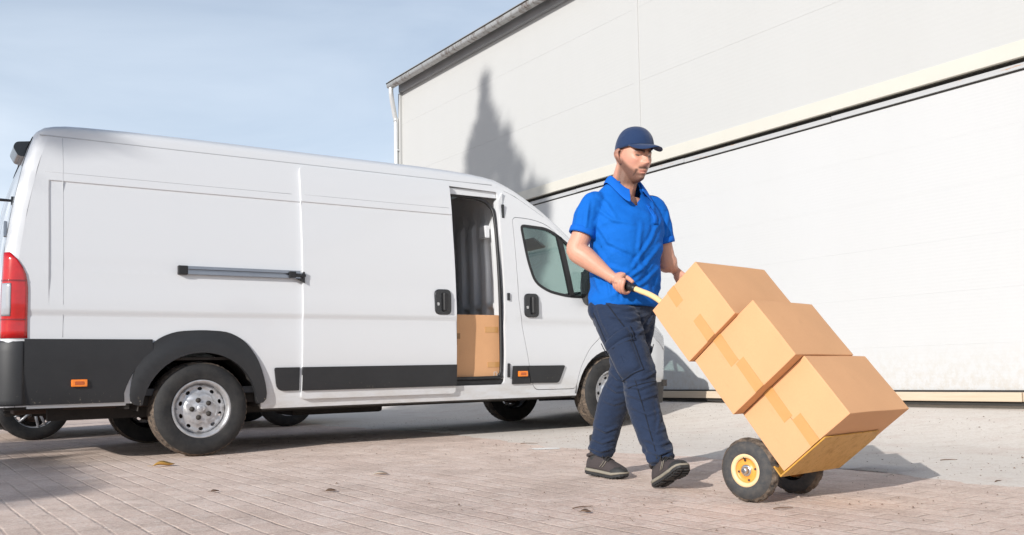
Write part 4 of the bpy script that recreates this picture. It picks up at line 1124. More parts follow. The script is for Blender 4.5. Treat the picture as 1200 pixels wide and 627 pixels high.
# ------------------------------------------------------------------ the man (x forward, y to his left, z up; feet on the yard)
mO = tO + tL * .24; mO = mO + tF * -1.05
PM = Matrix(((tF.x, tL.x, 0, mO.x), (tF.y, tL.y, 0, mO.y), (0, 0, 1, gz(mO.x, mO.y)), (0, 0, 0, 1)))
man = empty('person', PM, 'man in blue polo shirt, navy cap and cargo trousers walking behind a loaded hand truck', 'person')
PMi = PM.inverted()
def tl_(x, y, z): return PMi @ (TM @ V((x, y, z)))          # hand truck point in the man's frame
HC = V((.066, 0, 1.722)); HP = R(11); HYAW = R(-12); HS = 1.10
def hp(f, l, u):
    v = V((f, l, u)) * HS
    v = V((v.x * math.cos(HP) + v.z * math.sin(HP), v.y, -v.x * math.sin(HP) + v.z * math.cos(HP)))
    return HC + rz(HYAW) @ v
def ga(x, s): return math.exp(-(x / s) ** 2)
def head_pt(az, el):
    d = V((math.cos(el) * math.cos(az), math.cos(el) * math.sin(az), math.sin(el)))
    f, l, u = d.x * .098, d.y * .077, d.z * .122
    if f > 0: f *= 1 - .10 * (1 - d.z * d.z) * 0
    lowr = sstep(-u / .115)
    l *= 1 - .20 * lowr * (1 if f > -.02 else .8)
    if u < 0 and f < 0: f *= 1 - .42 * sstep(-u / .10)          # nape
    if f > 0: f += .018 * lowr * ga(l, .050)                    # jaw forward
    if f > .01:
        a = abs(l)
        f += .030 * ga(l, .0125 + .006 * sstep((.0 - u) / .03)) * interp(u, [(-.046, 0), (-.036, .55), (-.024, 1.0), (-.008, .66), (.008, .30), (.02, .10), (.03, 0)])
        f += .008 * ga(u + .027, .010) * ga(a - .015, .007)     # nostril wings
        f += .0100 * ga(u - .028, .010) * ga(a - .026, .026)    # brow ridge
        f -= .0140 * ga(u - .009, .011) * ga(a - .033, .016)    # eye sockets
        f += .0045 * ga(u - .008, .006) * ga(a - .033, .011)    # lids over the eyeball
        f += .006 * ga(u + .012, .022) * ga(a - .048, .018)     # cheek bones
        f -= .003 * ga(u + .040, .02) * ga(a - .035, .015)
        f += .0065 * ga(u + .060, .006) * ga(l, .023)           # upper lip
        f += .0070 * ga(u + .073, .006) * ga(l, .019)           # lower lip
        f -= .0055 * ga(u + .0665, .0028) * ga(l, .026)
        f -= .0045 * ga(u + .085, .006) * ga(l, .022)
        f += .017 * ga(u + .102, .016) * ga(l, .024)            # chin
    return f, l, u
vs = []; fs = []; NA, NE = 128, 96
for j in range(NE + 1):
    el = -math.pi / 2 + math.pi * j / NE
    for i in range(NA):
        az = 2 * math.pi * i / NA
        vs.append(hp(*head_pt(az, el)))
for j in range(NE):
    for i in range(NA): fs.append((j * NA + i, j * NA + (i + 1) % NA, (j + 1) * NA + (i + 1) % NA, (j + 1) * NA + i))
bodyparts = [(vs, fs)]
bodyparts.append(limb([(-.045, 0, 1.47), (-.022, 0, 1.55), (.004, 0, 1.615), (.035, 0, 1.69)], [.082, .073, .070, .066], 20, 4))
def ear(s):
    mb = MB(); vs, fs = limb([hp(.000, s * .072, -.034), hp(-.006, s * .084, -.018), hp(-.016, s * .092, .006), hp(-.015, s * .091, .024), hp(-.004, s * .082, .034)], [(.009, .007), (.012, .008), (.018, .008), (.016, .008), (.008, .006)], 12, 3)
    return vs, fs
bodyparts += [ear(1), ear(-1)]
# shoulders / chest core (mostly under the shirt)
def ring(c, a, b, tw=0, n=40, ex=.85):
    out = []
    for k in range(n):
        t = 2 * math.pi * k / n; ct, st = math.cos(t), math.sin(t)
        p = V((b * math.copysign(abs(ct) ** ex, ct), a * math.copysign(abs(st) ** ex, st), 0))
        out.append(V(c) + rz(tw) @ p)
    return out
TW = R(-17)
core = [ring((-.02, 0, .90), .15, .11), ring((-.015, 0, 1.1), .16, .12), ring((0, 0, 1.3), .17, .12, TW), ring((.0, 0, 1.42), .18, .105, TW), ring((-.012, 0, 1.478), .155, .085, TW), ring((-.012, 0, 1.515), .09, .066, TW)]
bodyparts.append(loft(core))
rsh, rel, rwr = V((-.062, -.185, 1.484)), V((-.108, -.272, 1.222)), V((.078, -.192, 1.058))
lsh, lel = V((.055, .174, 1.482)), V((.070, .246, 1.185))
# hands on the grips
def hand(gx, side, wrist):
    """closed fist round the grip at truck x = gx; side -1 right hand, +1 left hand"""
    a0, b0 = tl_(gx, -.1265, 1.203), tl_(gx, -.203, 1.333)
    A = (a0 - b0).normalized()                       # along the bar, towards the load
    G = b0.lerp(a0, .42)
    out = V((0, side, 0)); out = (out - A * out.dot(A)).normalized()
    upv = out.cross(A) * (1 if out.cross(A).z > 0 else -1); upv.normalize()
    o_ = lambda al, ou, u_: G + A * al + out * ou + upv * u_
    parts = []
    for i, (al, ln_, r_) in enumerate(((.036, 1.0, .0098), (.014, 1.06, .0102), (-.008, 1.0, .0098), (-.029, .86, .0088))):
        k = ln_
        P = [o_(al - .012, .030, .032), o_(al - .002, .041 * k, .018), o_(al + .001, .041 * k, -.010), o_(al + .002, .022 * k, -.034 * k), o_(al + .002, -.004, -.034 * k), o_(al + .001, -.021, -.020)]
        parts.append(limb(P, [r_ * 1.15, r_ * 1.12, r_ * 1.05, r_ * .98, r_ * .93, r_ * .8], 12, 4))
    mc = o_(-.012, .026, .034)
    # palm / back of the hand
    wv = (o_(.0, .0, 0) - wrist)
    parts.append(limb([wrist, wrist.lerp(mc, .35), wrist.lerp(mc, .7), o_(.004, .029, .032)], [(.027, .021), (.032, .021), (.040, .019), (.038, .014)], 18, 4))
    parts.append(limb([wrist.lerp(G, .3), o_(-.035, .02, .015), o_(-.005, .018, .022)], [.024, .027, .018], 14, 3))
    parts.append(limb([wrist.lerp(o_(.0, -.01, .03), .25), o_(-.030, -.004, .034), o_(.004, -.014, .036), o_(.030, -.013, .031), o_(.052, -.010, .026)], [.020, .0175, .0128, .0115, .0095], 12, 4))
    return parts, wrist
def bez_arm(sh, el_, wr_, r):
    return limb([sh + V((0, -math.copysign(.035, sh.y), -.03)), sh.lerp(el_, .35), sh.lerp(el_, .75), el_, el_.lerp(wr_, .22), el_.lerp(wr_, .5), el_.lerp(wr_, .8), wr_], r, 20, 4)
gr = tl_(.08, -.203, 1.333); gl_ = tl_(.60, -.203, 1.333)
hr, _ = hand(.08, -1, rwr); bodyparts += hr
lwr = gl_ + (lel - gl_).normalized() * .085 + V((0, .02, .03))
hl, _ = hand(.60, 1, lwr); bodyparts += hl
ra = [.046, .053, .053, .055, .057, .047, .034, (.031, .025)]
bodyparts.append(bez_arm(rsh, rel, rwr, ra)); bodyparts.append(bez_arm(lsh, lel, lwr, ra))
me = fuse(bodyparts, .0034, 3, .45)
# colour mask : R = stubble / brows, painted shade in eye slits and lip parting, G = lips and flushed skin
ca = me.color_attributes.new('mask', 'FLOAT_COLOR', 'POINT')
hpinv = rz(-HYAW)
for i, v in enumerate(me.vertices):
    q = hpinv @ (v.co - HC)
    f = (q.x * math.cos(HP) - q.z * math.sin(HP)) / HS; u = (q.x * math.sin(HP) + q.z * math.cos(HP)) / HS; l = q.y / HS
    r_ = g_ = 0.
    if v.co.z > 1.55 and abs(l) < .12:
        a = abs(l)
        jawline = interp(f, [(-.03, .035), (.015, .0), (.05, -.034), (.09, -.060), (.11, -.066)])
        r_ = .78 * sstep((jawline - u) / .030) * sstep((u + .150) / .03) * sstep((f + .035) / .03)
        r_ = max(r_, 1.0 * ga(u + .050, .0078) * sstep((.034 - a) / .012) * (f > .05))          # moustache
        r_ = max(r_, .95 * ga(a - .033, .007) * sstep((u + .105) / .02) * sstep((-.05 - u) / .01) * (f > .04))
        r_ = max(r_, 1.0 * ga(u + .100, .020) * ga(l, .030) * (f > .05))                          # chin beard
        r_ = max(r_, .80 * ga(u + .086, .005) * ga(l, .008) * (f > .05))
        r_ = max(r_, 1.0 * ga(u - (.0265 + .006 * sstep((a - .014) / .02) - .004 * sstep((a - .04) / .015)), .0095) * sstep((a - .007) / .005) * sstep((.058 - a) / .012) * (f > .05))   # brows
        r_ = max(r_, .9 * ga(u - .0095, .0048) * sstep((a - .017) / .004) * sstep((.049 - a) / .006) * (f > .05))   # lashes, and the shadowed slit of the lowered eyes painted dark
        hair = sstep((u - interp(f, [(-.1, -.045), (-.04, -.015), (.0, .0), (.02, .03), (.05, .065)])) / .02) * (f < .055)
        r_ = max(r_, .52 * hair)
        mouth = ga(u + .0665, .0075) * sstep((.026 - a) / .008) * (f > .05)
        g_ = max(mouth, .38 * ga(u + .018, .022) * ga(a - .048, .020) * (f > .02), .35 * ga(u + .02, .014) * ga(l, .016) * (f > .08), .25 * (abs(l) > .07))
        r_ *= 1 - .8 * mouth
        r_ = max(r_, .7 * ga(u + .0665, .0018) * sstep((.024 - a) / .006) * (f > .05))  # shade in the crease between the lips, painted as a dark line
    else:
        g_ = .22 * sstep((1.10 - v.co.z) / .06) * (.5 + .5 * noise.noise(v.co * 30))
    ca.data[i].color = (r_, g_, 0, 1)
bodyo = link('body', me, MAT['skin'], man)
# eyeballs peeping from the sockets, coloured dark for the shade of the brows
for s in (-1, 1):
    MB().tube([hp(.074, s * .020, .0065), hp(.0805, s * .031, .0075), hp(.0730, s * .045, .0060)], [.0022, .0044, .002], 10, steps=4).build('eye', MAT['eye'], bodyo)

# ---- polo shirt
def to_px(p):
    q = Rc @ ((PM @ p) - V((0, 0, GZ))); return V((600 + F_PX * q.x / q.y, CY - F_PX * q.z / q.y))
def folds(me, lines):
    cam_l = PMi @ V((0, 0, GZ)); me.update(); ns = [v.normal.copy() for v in me.vertices]
    for v, n_ in zip(me.vertices, ns):
        k = n_.dot((cam_l - v.co).normalized())
        if k < .05: continue
        p = to_px(v.co); d_ = 0
        for pts, w_, a_ in lines:
            best = 1e9; tt = 0; m_ = len(pts) - 1
            for i in range(m_):
                a, b = V(pts[i]), V(pts[i + 1]); ab = b - a; t = max(0, min(1, (p - a).dot(ab) / ab.length_squared)); d = (p - a - ab * t).length
                if d < best: best = d; tt = (i + t) / m_; sd_ = 1 if ab.x * (p - a).y - ab.y * (p - a).x > 0 else -1
            if best > w_ * 4: continue
            tap = math.sin(math.pi * (.12 + .80 * tt)) ** .7
            x = sd_ * best
            d_ += a_ * tap * (math.exp(-(x / w_) ** 2) - .65 * math.exp(-((x - 1.7 * w_) / w_) ** 2) - .35 * math.exp(-((x + 1.9 * w_) / w_) ** 2))
        v.co += n_ * d_ * .85 * min(1, k * 2.5)
    me.update()
def disp(me, amp, sc_, seed, fn=None, axis=(1, 1, 1)):
    me.calc_loop_triangles()
    ns = [v.normal.copy() for v in me.vertices]
    for v, nn in zip(me.vertices, ns):
        q = V((v.co.x * axis[0], v.co.y * axis[1], v.co.z * axis[2])) * sc_ + V((seed, seed * .7, -seed))
        h = 1 - 2 * abs(noise.noise(q)); h2 = noise.noise(q * 2.1 + V((4, 4, 4)))
        k = fn(v.co) if fn else 1
        v.co += nn * amp * k * (h * .7 + h2 * .4 - .35)
    me.update()
tor = [ring((-.030, 0, .925), .196, .158), ring((-.028, 0, .955), .198, .160), ring((-.022, 0, 1.03), .194, .156), ring((-.010, 0, 1.12), .192, .158, R(-4)), ring((.004, 0, 1.22), .197, .160, R(-9)), ring((.006, 0, 1.31), .205, .158, R(-14)),
       ring((.002, 0, 1.385), .210, .148, TW), ring((-.006, 0, 1.44), .205, .128, TW), ring((-.014, 0, 1.492), .196, .104, TW, ex=.95), ring((-.020, 0, 1.530), .160, .092, TW, ex=1), ring((-.020, 0, 1.566), .122, .083, TW, ex=1), ring((-.016, 0, 1.598), .088, .078, TW, ex=1)]
cr_ = []
for j in range(len(tor) - 1):
    for k in range(3): cr_.append([a.lerp(b, k / 3) for a, b in zip(tor[j], tor[j + 1])])
cr_.append(tor[-1])
def sleeve(sh, el_, s):
    d = el_ - sh
    return limb([sh + V((0, -s * .07, .004)), sh + V((0, -s * .002, -.010)), sh + d * .30 + V((0, s * .004, 0)), sh + d * .52, sh + d * .66], [(.050, .048), (.066, .064), (.072, .070), (.071, .069), (.070, .068)], 28, 4)
me = fuse([loft(cr_), sleeve(rsh, rel, -1), sleeve(lsh, lel, 1)], .006, 8, .5)
def fold_k(c):
    k = .35
    k += 1.1 * sstep((1.20 - c.z) / .2)                      # gathers over the belt
    k += .9 * ga((c - V((-.05, -.15, 1.34))).length, .11) + .9 * ga((c - V((.06, .16, 1.34))).length, .11)
    k *= sstep((1.53 - c.z) / .06) * (.25 + .75 * sstep((c.z - .93) / .07))
    return k
disp(me, .012, 5.5, 3, fold_k, (1, 1, 1.9)); disp(me, .006, 12, 9, fold_k, (1, 1, .6))
folds(me, [([(702, 246), (718, 258), (742, 262)], 2.2, .007), ([(699, 262), (714, 284), (744, 298)], 2.4, .009), ([(697, 288), (712, 312), (742, 321)], 2.4, .008), ([(774, 258), (762, 282), (742, 312)], 2.2, .008),
    ([(773, 288), (757, 310), (735, 328)], 2.3, .009), ([(771, 314), (756, 330), (741, 340)], 2.2, .008), ([(694, 318), (703, 342)], 2., .007), ([(710, 318), (716, 350)], 2., .007), ([(727, 330), (730, 352)], 2., .006), ([(680, 238), (675, 262)], 1.9, .006),
    ([(690, 236), (686, 268)], 2., .007), ([(765, 238), (768, 268)], 2., .006), ([(783, 250), (779, 282)], 1.8, .006), ([(700, 228), (712, 240), (720, 254)], 2., .005), ([(752, 262), (748, 290), (752, 320)], 2.4, .005)])
# drag folds from the armpit to the waist
for v in me.vertices:
    c = v.co
    if abs(c.y) < .20 and 1.0 < c.z < 1.45:
        w_ = math.sin(c.z * 42 + c.y * 22 + 6 * noise.noise(c * 5)); v.co += V((.0035 * w_ * (1 if c.x > 0 else -1), 0, 0))
bm = bmesh.new(); bm.from_mesh(me)
Rt = rz(-TW)
kill = []
for f_ in bm.faces:
    c = Rt @ f_.calc_center_median()
    if c.x > .03 and abs(c.y) < .006 + .040 * sstep((c.z - 1.455) / .06) + .02 * sstep((c.z - 1.51) / .03) and c.z > 1.455 and abs(c.y) < .06: kill.append(f_)
bmesh.ops.delete(bm, geom=kill, context='FACES'); bm.to_mesh(me); bm.free()
shirt = link('polo_shirt', me, MAT['polo'], man)
# hems: thin bands at the sleeve ends
for sh, el_ in ((rsh, rel), (lsh, lel)):
    d = (el_ - sh); c = sh + d * .665; ax = d.normalized()
    MB().lathe([(.060, .006), (.0705, .008), (.0722, -.004), (.0715, -.024), (.068, -.026)], c, ax, 36).build('sleeve_hem', MAT['polo_dark'], shirt)
# collar
NC = 44; rows_ = []
for (dr_, dz_, k) in ((-.004, .000, 0), (.000, .020, 1), (.009, .022, 2), (.026, .001, 3), (.036, -.022, 4)):
    row = []
    for i in range(NC + 1):
        t = -1 + 2 * i / NC; a = math.pi + t * R(145)
        fr = sstep((abs(t) - .55) / .45)
        r_a, r_b = .078 + dr_, .084 + dr_
        z = 1.612 + dz_ - .098 * fr * (1 if k > 1 else .85) - (.030 * fr if k >= 3 else 0)
        x = r_a * math.cos(a) + .004 + .026 * fr + (.022 * fr if k >= 3 else 0); y = r_b * math.sin(a) * (1 - .10 * fr)
        if k >= 3: y += math.copysign(.016 * fr, y)
        row.append(rz(TW * .6) @ V((x, y, z)))
    rows_.append(row)
vs, fs = loft(rows_, False, False)
co_ = MB().add(vs, fs, True).build('collar', MAT['polo_dark'], shirt)
m = co_.modifiers.new('t', 'SOLIDIFY'); m.thickness = .0035
co_.modifiers.new('s', 'SUBSURF').levels = 1; co_.modifiers['s'].render_levels = 1
# placket and buttons lie on the chest
import mathutils
from mathutils.bvhtree import BVHTree
def on_surface(me_, p, d, off):
    bv = BVHTree.FromPolygons([v.co for v in me_.vertices], [tuple(q.vertices) for q in me_.polygons])
    def fn(p):
        h = bv.ray_cast(p, d)
        return (h[0] - d * off) if h[0] else None
    return fn
shf = on_surface(shirt.data, None, V((-1, 0, 0)), .003)
pv = []; zz = [1.465 - .011 * i for i in range(11)]
for z in zz:
    row = []
    for y in (-.016, -.008, 0, .008, .016):
        q = rz(TW) @ V((.0, y, 0)); h = shf(V((.5, q.y + .045, z)))
        row.append(h if h else V((.14, q.y + .045, z)))
    pv.append(row)
vs, fs = loft(pv, False, False); plk = MB().add(vs, fs, True).build('placket', MAT['polo_dark'], shirt)
m = plk.modifiers.new('t', 'SOLIDIFY'); m.thickness = .0025; m.offset = 1
for z in (1.452, 1.41):
    h = shf(V((.5, .045, z)))
    if h: MB().lathe([(0, .004), (.0055, .004), (.006, .0)], h, (1, 0, .2), 12).build('button', MAT['polo_dark'], shirt)

# ---- trousers
rhip, rkn, ran = V((-.050, -.092, .93)), V((.142, -.095, .545)), V((.268, -.085, .13))
lhip, lkn, lan = V((-.030, .092, .93)), V((-.118, .082, .535)), V((-.300, .082, .135))
pel = [ring((-.03, 0, 1.04), .165, .125), ring((-.032, 0, .97), .178, .138), ring((-.035, 0, .90), .185, .142), ring((-.03, 0, .83), .172, .130), ring((-.02, 0, .78), .12, .10)]
def leg(h, k, a, fwd_):
    return limb([h + V((0, 0, .03)), h.lerp(k, .30) + V((.012, 0, 0)), h.lerp(k, .65) + V((.010, 0, 0)), k + V((.008, 0, 0)), k.lerp(a, .30) + V((-.018, 0, 0)), k.lerp(a, .65) + V((-.012, 0, 0)), k.lerp(a, .86), a - (a - k).normalized() * .008],
                [(.125, .108), (.121, .103), (.106, .096), (.091, .085), (.085, .082), (.076, .074), (.071, .069), (.072, .068)], 32, 4)
me = fuse([loft(pel), leg(rhip, rkn, ran, 1), leg(lhip, lkn, lan, -1)], .0055, 7, .5)
def tk(c):
    k = .22
    for p_, r_, w_ in ((rkn, .10, 1.4), (lkn, .10, 1.4), (ran, .11, 2.6), (lan, .11, 2.6), (V((.06, -.03, .86)), .12, 1.5)):
        k += w_ * ga((c - p_).length, r_)
    return k
disp(me, .0105, 7, 5, tk, (1, 1, 2.0)); disp(me, .0045, 17, 2, tk, (1, .7, 1.6))
folds(me, [([(712, 356), (734, 362), (758, 358)], 2.0, .008), ([(716, 371), (738, 375), (760, 369)], 2.0, .008), ([(721, 387), (742, 391), (764, 385)], 1.9, .007), ([(768, 366), (760, 380), (742, 398)], 1.8, .006),
    ([(732, 452), (750, 455), (772, 446)], 1.8, .009), ([(735, 462), (752, 468), (775, 460)], 1.7, .008), ([(740, 446), (756, 443), (772, 434)], 1.7, .008), ([(742, 478), (760, 486), (776, 480)], 1.8, .006), ([(770, 470), (773, 490), (770, 508)], 1.7, .006),
    ([(757, 515), (772, 522), (788, 516)], 1.8, .010), ([(759, 528), (772, 533), (789, 526)], 1.7, .010), ([(752, 498), (768, 507), (783, 501)], 1.7, .006), ([(763, 541), (774, 541), (784, 535)], 1.5, .008),
    ([(716, 436), (724, 444), (734, 446)], 1.7, .008), ([(712, 452), (722, 459), (736, 458)], 1.7, .007), ([(709, 470), (720, 474), (732, 470)], 1.6, .005), ([(698, 500), (710, 506), (724, 500)], 1.7, .008), ([(692, 513), (706, 519), (720, 514)], 1.7, .011), ([(691, 524), (704, 529), (718, 525)], 1.6, .010),
    ([(700, 360), (706, 378), (714, 392)], 1.7, .005), ([(713, 398), (720, 408), (727, 424)], 1.6, .005), ([(757, 400), (766, 420), (770, 440)], 1.8, .005)])
trou = link('trousers', me, MAT['navy'], man)
# knee-seam, side seams and cargo pockets follow the leg
def leg_surface(h, k, out_dir):
    ax = (k - h).normalized(); bv = BVHTree.FromPolygons([v.co for v in trou.data.vertices], [tuple(q.vertices) for q in trou.data.polygons])
    o1 = (out_dir - ax * out_dir.dot(ax)).normalized(); o2 = ax.cross(o1)
    def fn(t, ang, off):
        c = h + (k - h) * t; d = o1 * math.cos(ang) + o2 * math.sin(ang)
        r_ = bv.ray_cast(c + d * .3, -d)
        return (r_[0] + d * off) if r_[0] else c + d * (.11 + off)
    return fn
def patch(fn, t0, t1, a0, a1, off, name, mat, parent, n1=12, n2=12, slope=0.):
    rows_ = []
    for i in range(n1 + 1):
        row = []
        for j in range(n2 + 1):
            e = min(1, min(i, n1 - i, j, n2 - j) / 1.0)
            aa = a0 + (a1 - a0) * j / n2; tt = t0 + (t1 - t0) * i / n1 + slope * (j / n2 - .5)
            row.append(fn(tt, aa, off * e - .006 * (1 - e) + .003 * noise.noise(V((i * .5, j * .5, t0 * 9))) * e))
        rows_.append(row)
    # light smoothing so the patch drapes
    for _ in range(2):
        rows_ = [[(rows_[i][j] if i in (0, n1) or j in (0, n2) else (rows_[i][j] * .4 + (rows_[i - 1][j] + rows_[i + 1][j] + rows_[i][j - 1] + rows_[i][j + 1]) * .15)) for j in range(n2 + 1)] for i in range(n1 + 1)]
    vs, fs = loft(rows_, False, False)
    return MB().add(vs, fs, True).build(name, mat, parent)
for (h, k, s) in ((rhip, rkn, -1), (lhip, lkn, 1)):
    fn = leg_surface(h, k, V((0.25, s, 0)))
    a0, a1 = (-.85, .80) if s < 0 else (-.80, .85)
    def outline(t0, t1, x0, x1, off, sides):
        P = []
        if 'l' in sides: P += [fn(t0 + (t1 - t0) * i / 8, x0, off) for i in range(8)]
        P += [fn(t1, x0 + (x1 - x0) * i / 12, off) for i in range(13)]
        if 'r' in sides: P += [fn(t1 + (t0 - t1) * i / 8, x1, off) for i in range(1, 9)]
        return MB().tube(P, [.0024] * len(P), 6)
    pk = patch(fn, .50, .98, a0, a1, .017, 'cargo_pocket', MAT['navy'], trou)
    patch(fn, .44, .60, a0 - .05, a1 + .05, .022, 'pocket_flap', MAT['navy_seam'], pk, 6, 12, .05)
    patch(fn, .58, .92, -.16, .02, .024, 'pleat', MAT['navy_seam'], pk, 10, 3)
    outline(.44, .605, a0 - .06, a1 + .06, .014, 'lr').build('flap_shade_line', MAT['navy_line'], pk)  # dark tube drawn for the shade under the flap edge
    outline(.52, .985, a0, a1, .004, 'lr').build('pocket_shade_line', MAT['navy_line'], pk)  # dark tube drawn for the shaded border of the pocket
    patch(fn, .585, .62, a0 + .35, a0 + .55, .034, 'flap_tab', MAT['shoe'], pk, 3, 3)
    fn2 = leg_surface(h, k, V((.0, s, 0)))
    P_ = [fn2(.02 + .45 * i / 14, .35, .001) for i in range(15)]
    MB().tube(P_, [.0028] * 15, 6).build('side_seam', MAT['navy_line'], trou)
    kf = leg_surface(k, ran if s < 0 else lan, V((.6, s * .8, 0)))
    P_ = [kf(.02 + .86 * i / 14, .15, .001) for i in range(15)]
    MB().tube(P_, [.0024] * 15, 6).build('shin_seam', MAT['navy_line'], trou)
    P_ = [kf(.10, -1.1 + 1.9 * i / 12, .001) for i in range(13)]
    MB().tube(P_, [.0024] * 13, 6).build('knee_seam', MAT['navy_line'], trou)
fn = leg_surface(V((-.03, -.02, 1.0)), V((-.03, -.06, .80)), V((-.6, -1, 0)))
patch(fn, .15, .85, -.35, .40, .012, 'back_pocket', MAT['navy_seam'], trou, 8, 8)
fn = leg_surface(V((-.03, 0, 1.0)), V((-.01, -.03, .75)), V((.6, -1, 0)))
P_ = [fn(.10 + .75 * i / 10, .55 - .75 * i / 10, .001) for i in range(11)]
MB().tube(P_, [.003] * 11, 6).build('pocket_edge', MAT['navy_line'], trou)

# ---- shoes
def shoe(heel, pitch, yaw, name='shoe'):
    M = Matrix.Translation(heel) @ rz(yaw).to_4x4() @ ry(-pitch).to_4x4() @ Matrix.Diagonal((.93, .97, 1.12, 1))
    st = [(-.006, .028, .040), (.0, .036, .075), (.03, .040, .088), (.07, .039, .098), (.11, .037, .094), (.15, .040, .078), (.19, .0455, .066), (.23, .0475, .056), (.265, .042, .048), (.288, .030, .038), (.298, .015, .03)]
    def cy(x): return .006 * sstep((x - .1) / .15)
    rings = []
    for x, w_, h_ in st:
        r_ = []
        for i in range(20):
            a = math.pi * i / 19
            r_.append(V((x, cy(x) + w_ * math.copysign(abs(math.cos(a)) ** .75, math.cos(a)), .022 + (h_ - .022 + .012) * math.sin(a) ** .8)))
        rings.append(r_)
    vs, fs = loft(rings, True, True)
    up_ = MB().add([M @ v for v in vs], fs, True).build(name, MAT['shoe'], man)
    s_ = up_.modifiers.new('s', 'SUBSURF'); s_.levels = 1; s_.render_levels = 1
    rings = []
    for x, w_, h_ in st:
        b = w_ + .006; toe = .014 * sstep((x - .22) / .08)
        rings.append([M @ V((x * 1.012, cy(x) + y, z)) for y, z in ((-b + .001, .027 + toe * .6), (-b - .001, .018 + toe * .8), (-b + .004, .013 + toe), (b - .004, .013 + toe), (b + .001, .018 + toe * .8), (b - .001, .027 + toe * .6))])
    vs, fs = loft(rings, True, True); MB().add(vs, fs, True).build('midsole', MAT['midsole'], up_)
    mb = MB(); rings = []
    for x, w_, h_ in st:
        b = w_ + .005; toe = .014 * sstep((x - .22) / .08)
        rings.append([M @ V((x * 1.012, cy(x) + y, z)) for y, z in ((-b, .013 + toe), (-b, .002 + toe), (b, .002 + toe), (b, .013 + toe))])
    vs, fs = loft(rings, True, True); mb.add(vs, fs, False)
    for i in range(13):
        x = .01 + i * .0225
        if .115 < x < .15: continue
        w_ = interp(x, [(a, b) for a, b, c in st]); toe = .014 * sstep((x - .22) / .08)
        for s in (-1, 1):
            c = M @ V((x, cy(x) + s * w_ * .55, .001 + toe)); mb.box(c, (.013, w_ * .85, .010), (M.to_3x3()))
    mb.build('outsole', MAT['shoe_dark'], up_)
    # toe cap, heel counter, tongue, collar, laces
    mb = MB(); rings = []
    for x, w_, h_ in [(.222, .049, .061), (.245, .0475, .055), (.27, .042, .0475), (.29, .031, .038), (.3015, .015, .03)]:
        rings.append([M @ V((x, cy(x) + (w_ + .0015) * math.copysign(abs(math.cos(math.pi * i / 14)) ** .75, math.cos(math.pi * i / 14)), .020 + (min(h_, .052) - .022 + .012) * math.sin(math.pi * i / 14) ** .8 * (.86 if x < .23 else 1))) for i in range(15)])
    vs, fs = loft(rings, False, False); mb.add(vs, fs, True); mb.build('toe_cap', MAT['shoe_dark'], up_)
    MB().tube([M @ V(p) for p in ((.085, .006, .09), (.075, .004, .125), (.066, .002, .152))], [(.026, .012), (.027, .010), (.024, .007)], 14, steps=3).tube([M @ V((.040 + .046 * math.cos(a), .037 * math.sin(a), .098 + .012 * math.cos(a))) for a in [2 * math.pi * i / 20 for i in range(21)]], [.010] * 21, 8, caps=False).build('tongue', MAT['shoe'], up_)
    MB().tube([M @ V((.05, .0, .06)), M @ V((.047, 0, .12)), M @ V((.044, 0, .19))], [.034, .034, .036], 16, steps=3).build('sock', MAT['shoe_dark'], up_)
    mb = MB()
    for i in range(5):
        x = .092 + .019 * i; h_ = interp(x, [(a, c) for a, b, c in st]) + .012
        mb.tube([M @ V((x, -.026, h_ - .010)), M @ V((x + .006, 0, h_ + .005)), M @ V((x + .014, .028, h_ - .010))], [.0035] * 3, 6, steps=3)
        mb.tube([M @ V((x, .028, h_ - .010)), M @ V((x + .006, 0, h_ + .006)), M @ V((x + .014, -.026, h_ - .010))], [.0035] * 3, 6, steps=3)
    for dy, s in ((.03, 1), (-.03, -1)):
        mb.tube([M @ V((.086, 0, .115)), M @ V((.10, s * .025, .125)), M @ V((.115, s * .04, .105)), M @ V((.10, s * .02, .105))], [.003] * 4, 6, steps=4)
        mb.tube([M @ V((.086, 0, .115)), M @ V((.125, s * .02, .112)), M @ V((.15, s * .035, .09))], [.0028] * 3, 6, steps=3)
    mb.build('laces', MAT['lace'], up_)
    mb = MB()
    for x in (.13, .15):
        mb.tube([M @ V((x, -.0415, .045)), M @ V((x + .02, -.0405, .062)), M @ V((x + .03, -.036, .078))], [.0016] * 3, 5, steps=3)
    mb.build('stitching', MAT['midsole'], up_)
shoe(V((.252, -.088, .006)), R(21), R(-24)); shoe(V((-.378, .080, .020)), R(-3.5), R(-5))

# ---- cap
CT = R(9)
def hc_(f, l, u):
    f2 = f * math.cos(CT) - (u - .03) * math.sin(CT); u2 = f * math.sin(CT) + (u - .03) * math.cos(CT) + .03
    return hp(f2, l, u2)
def dome(az, el, g=.0):
    f, l, u = max(0, math.cos(el)) ** .82 * math.cos(az) * (.103 + g), max(0, math.cos(el)) ** .82 * math.sin(az) * (.084 + g), math.sin(el) * (.100 + g) + .047
    return f, l, u
rows_ = []
for j in range(15):
    el = R(-6 + 96 * j / 14); row = []
    for i in range(72):
        az = 2 * math.pi * i / 72; f, l, u = dome(az, el)
        seam = .0018 * ga((((az / (math.pi / 3)) + .5) % 1 - .5) * .5, .03)
        if f > 0: f += .004 * sstep(f / .08) * math.cos(el)
        u -= (.022 * sstep((-f) / .09) - .004 * sstep(f / .08)) * (1 - j / 14)          # lower at the nape
        row.append(hc_(f * (1 - seam * 6), l * (1 - seam * 6), u))
    rows_.append(row)
vs, fs = loft(rows_, True, False)
capo = MB().add(vs, fs, True).build('cap', MAT['cap'], man)
m = capo.modifiers.new('t', 'SOLIDIFY'); m.thickness = .003; m.offset = 1
rows_ = []
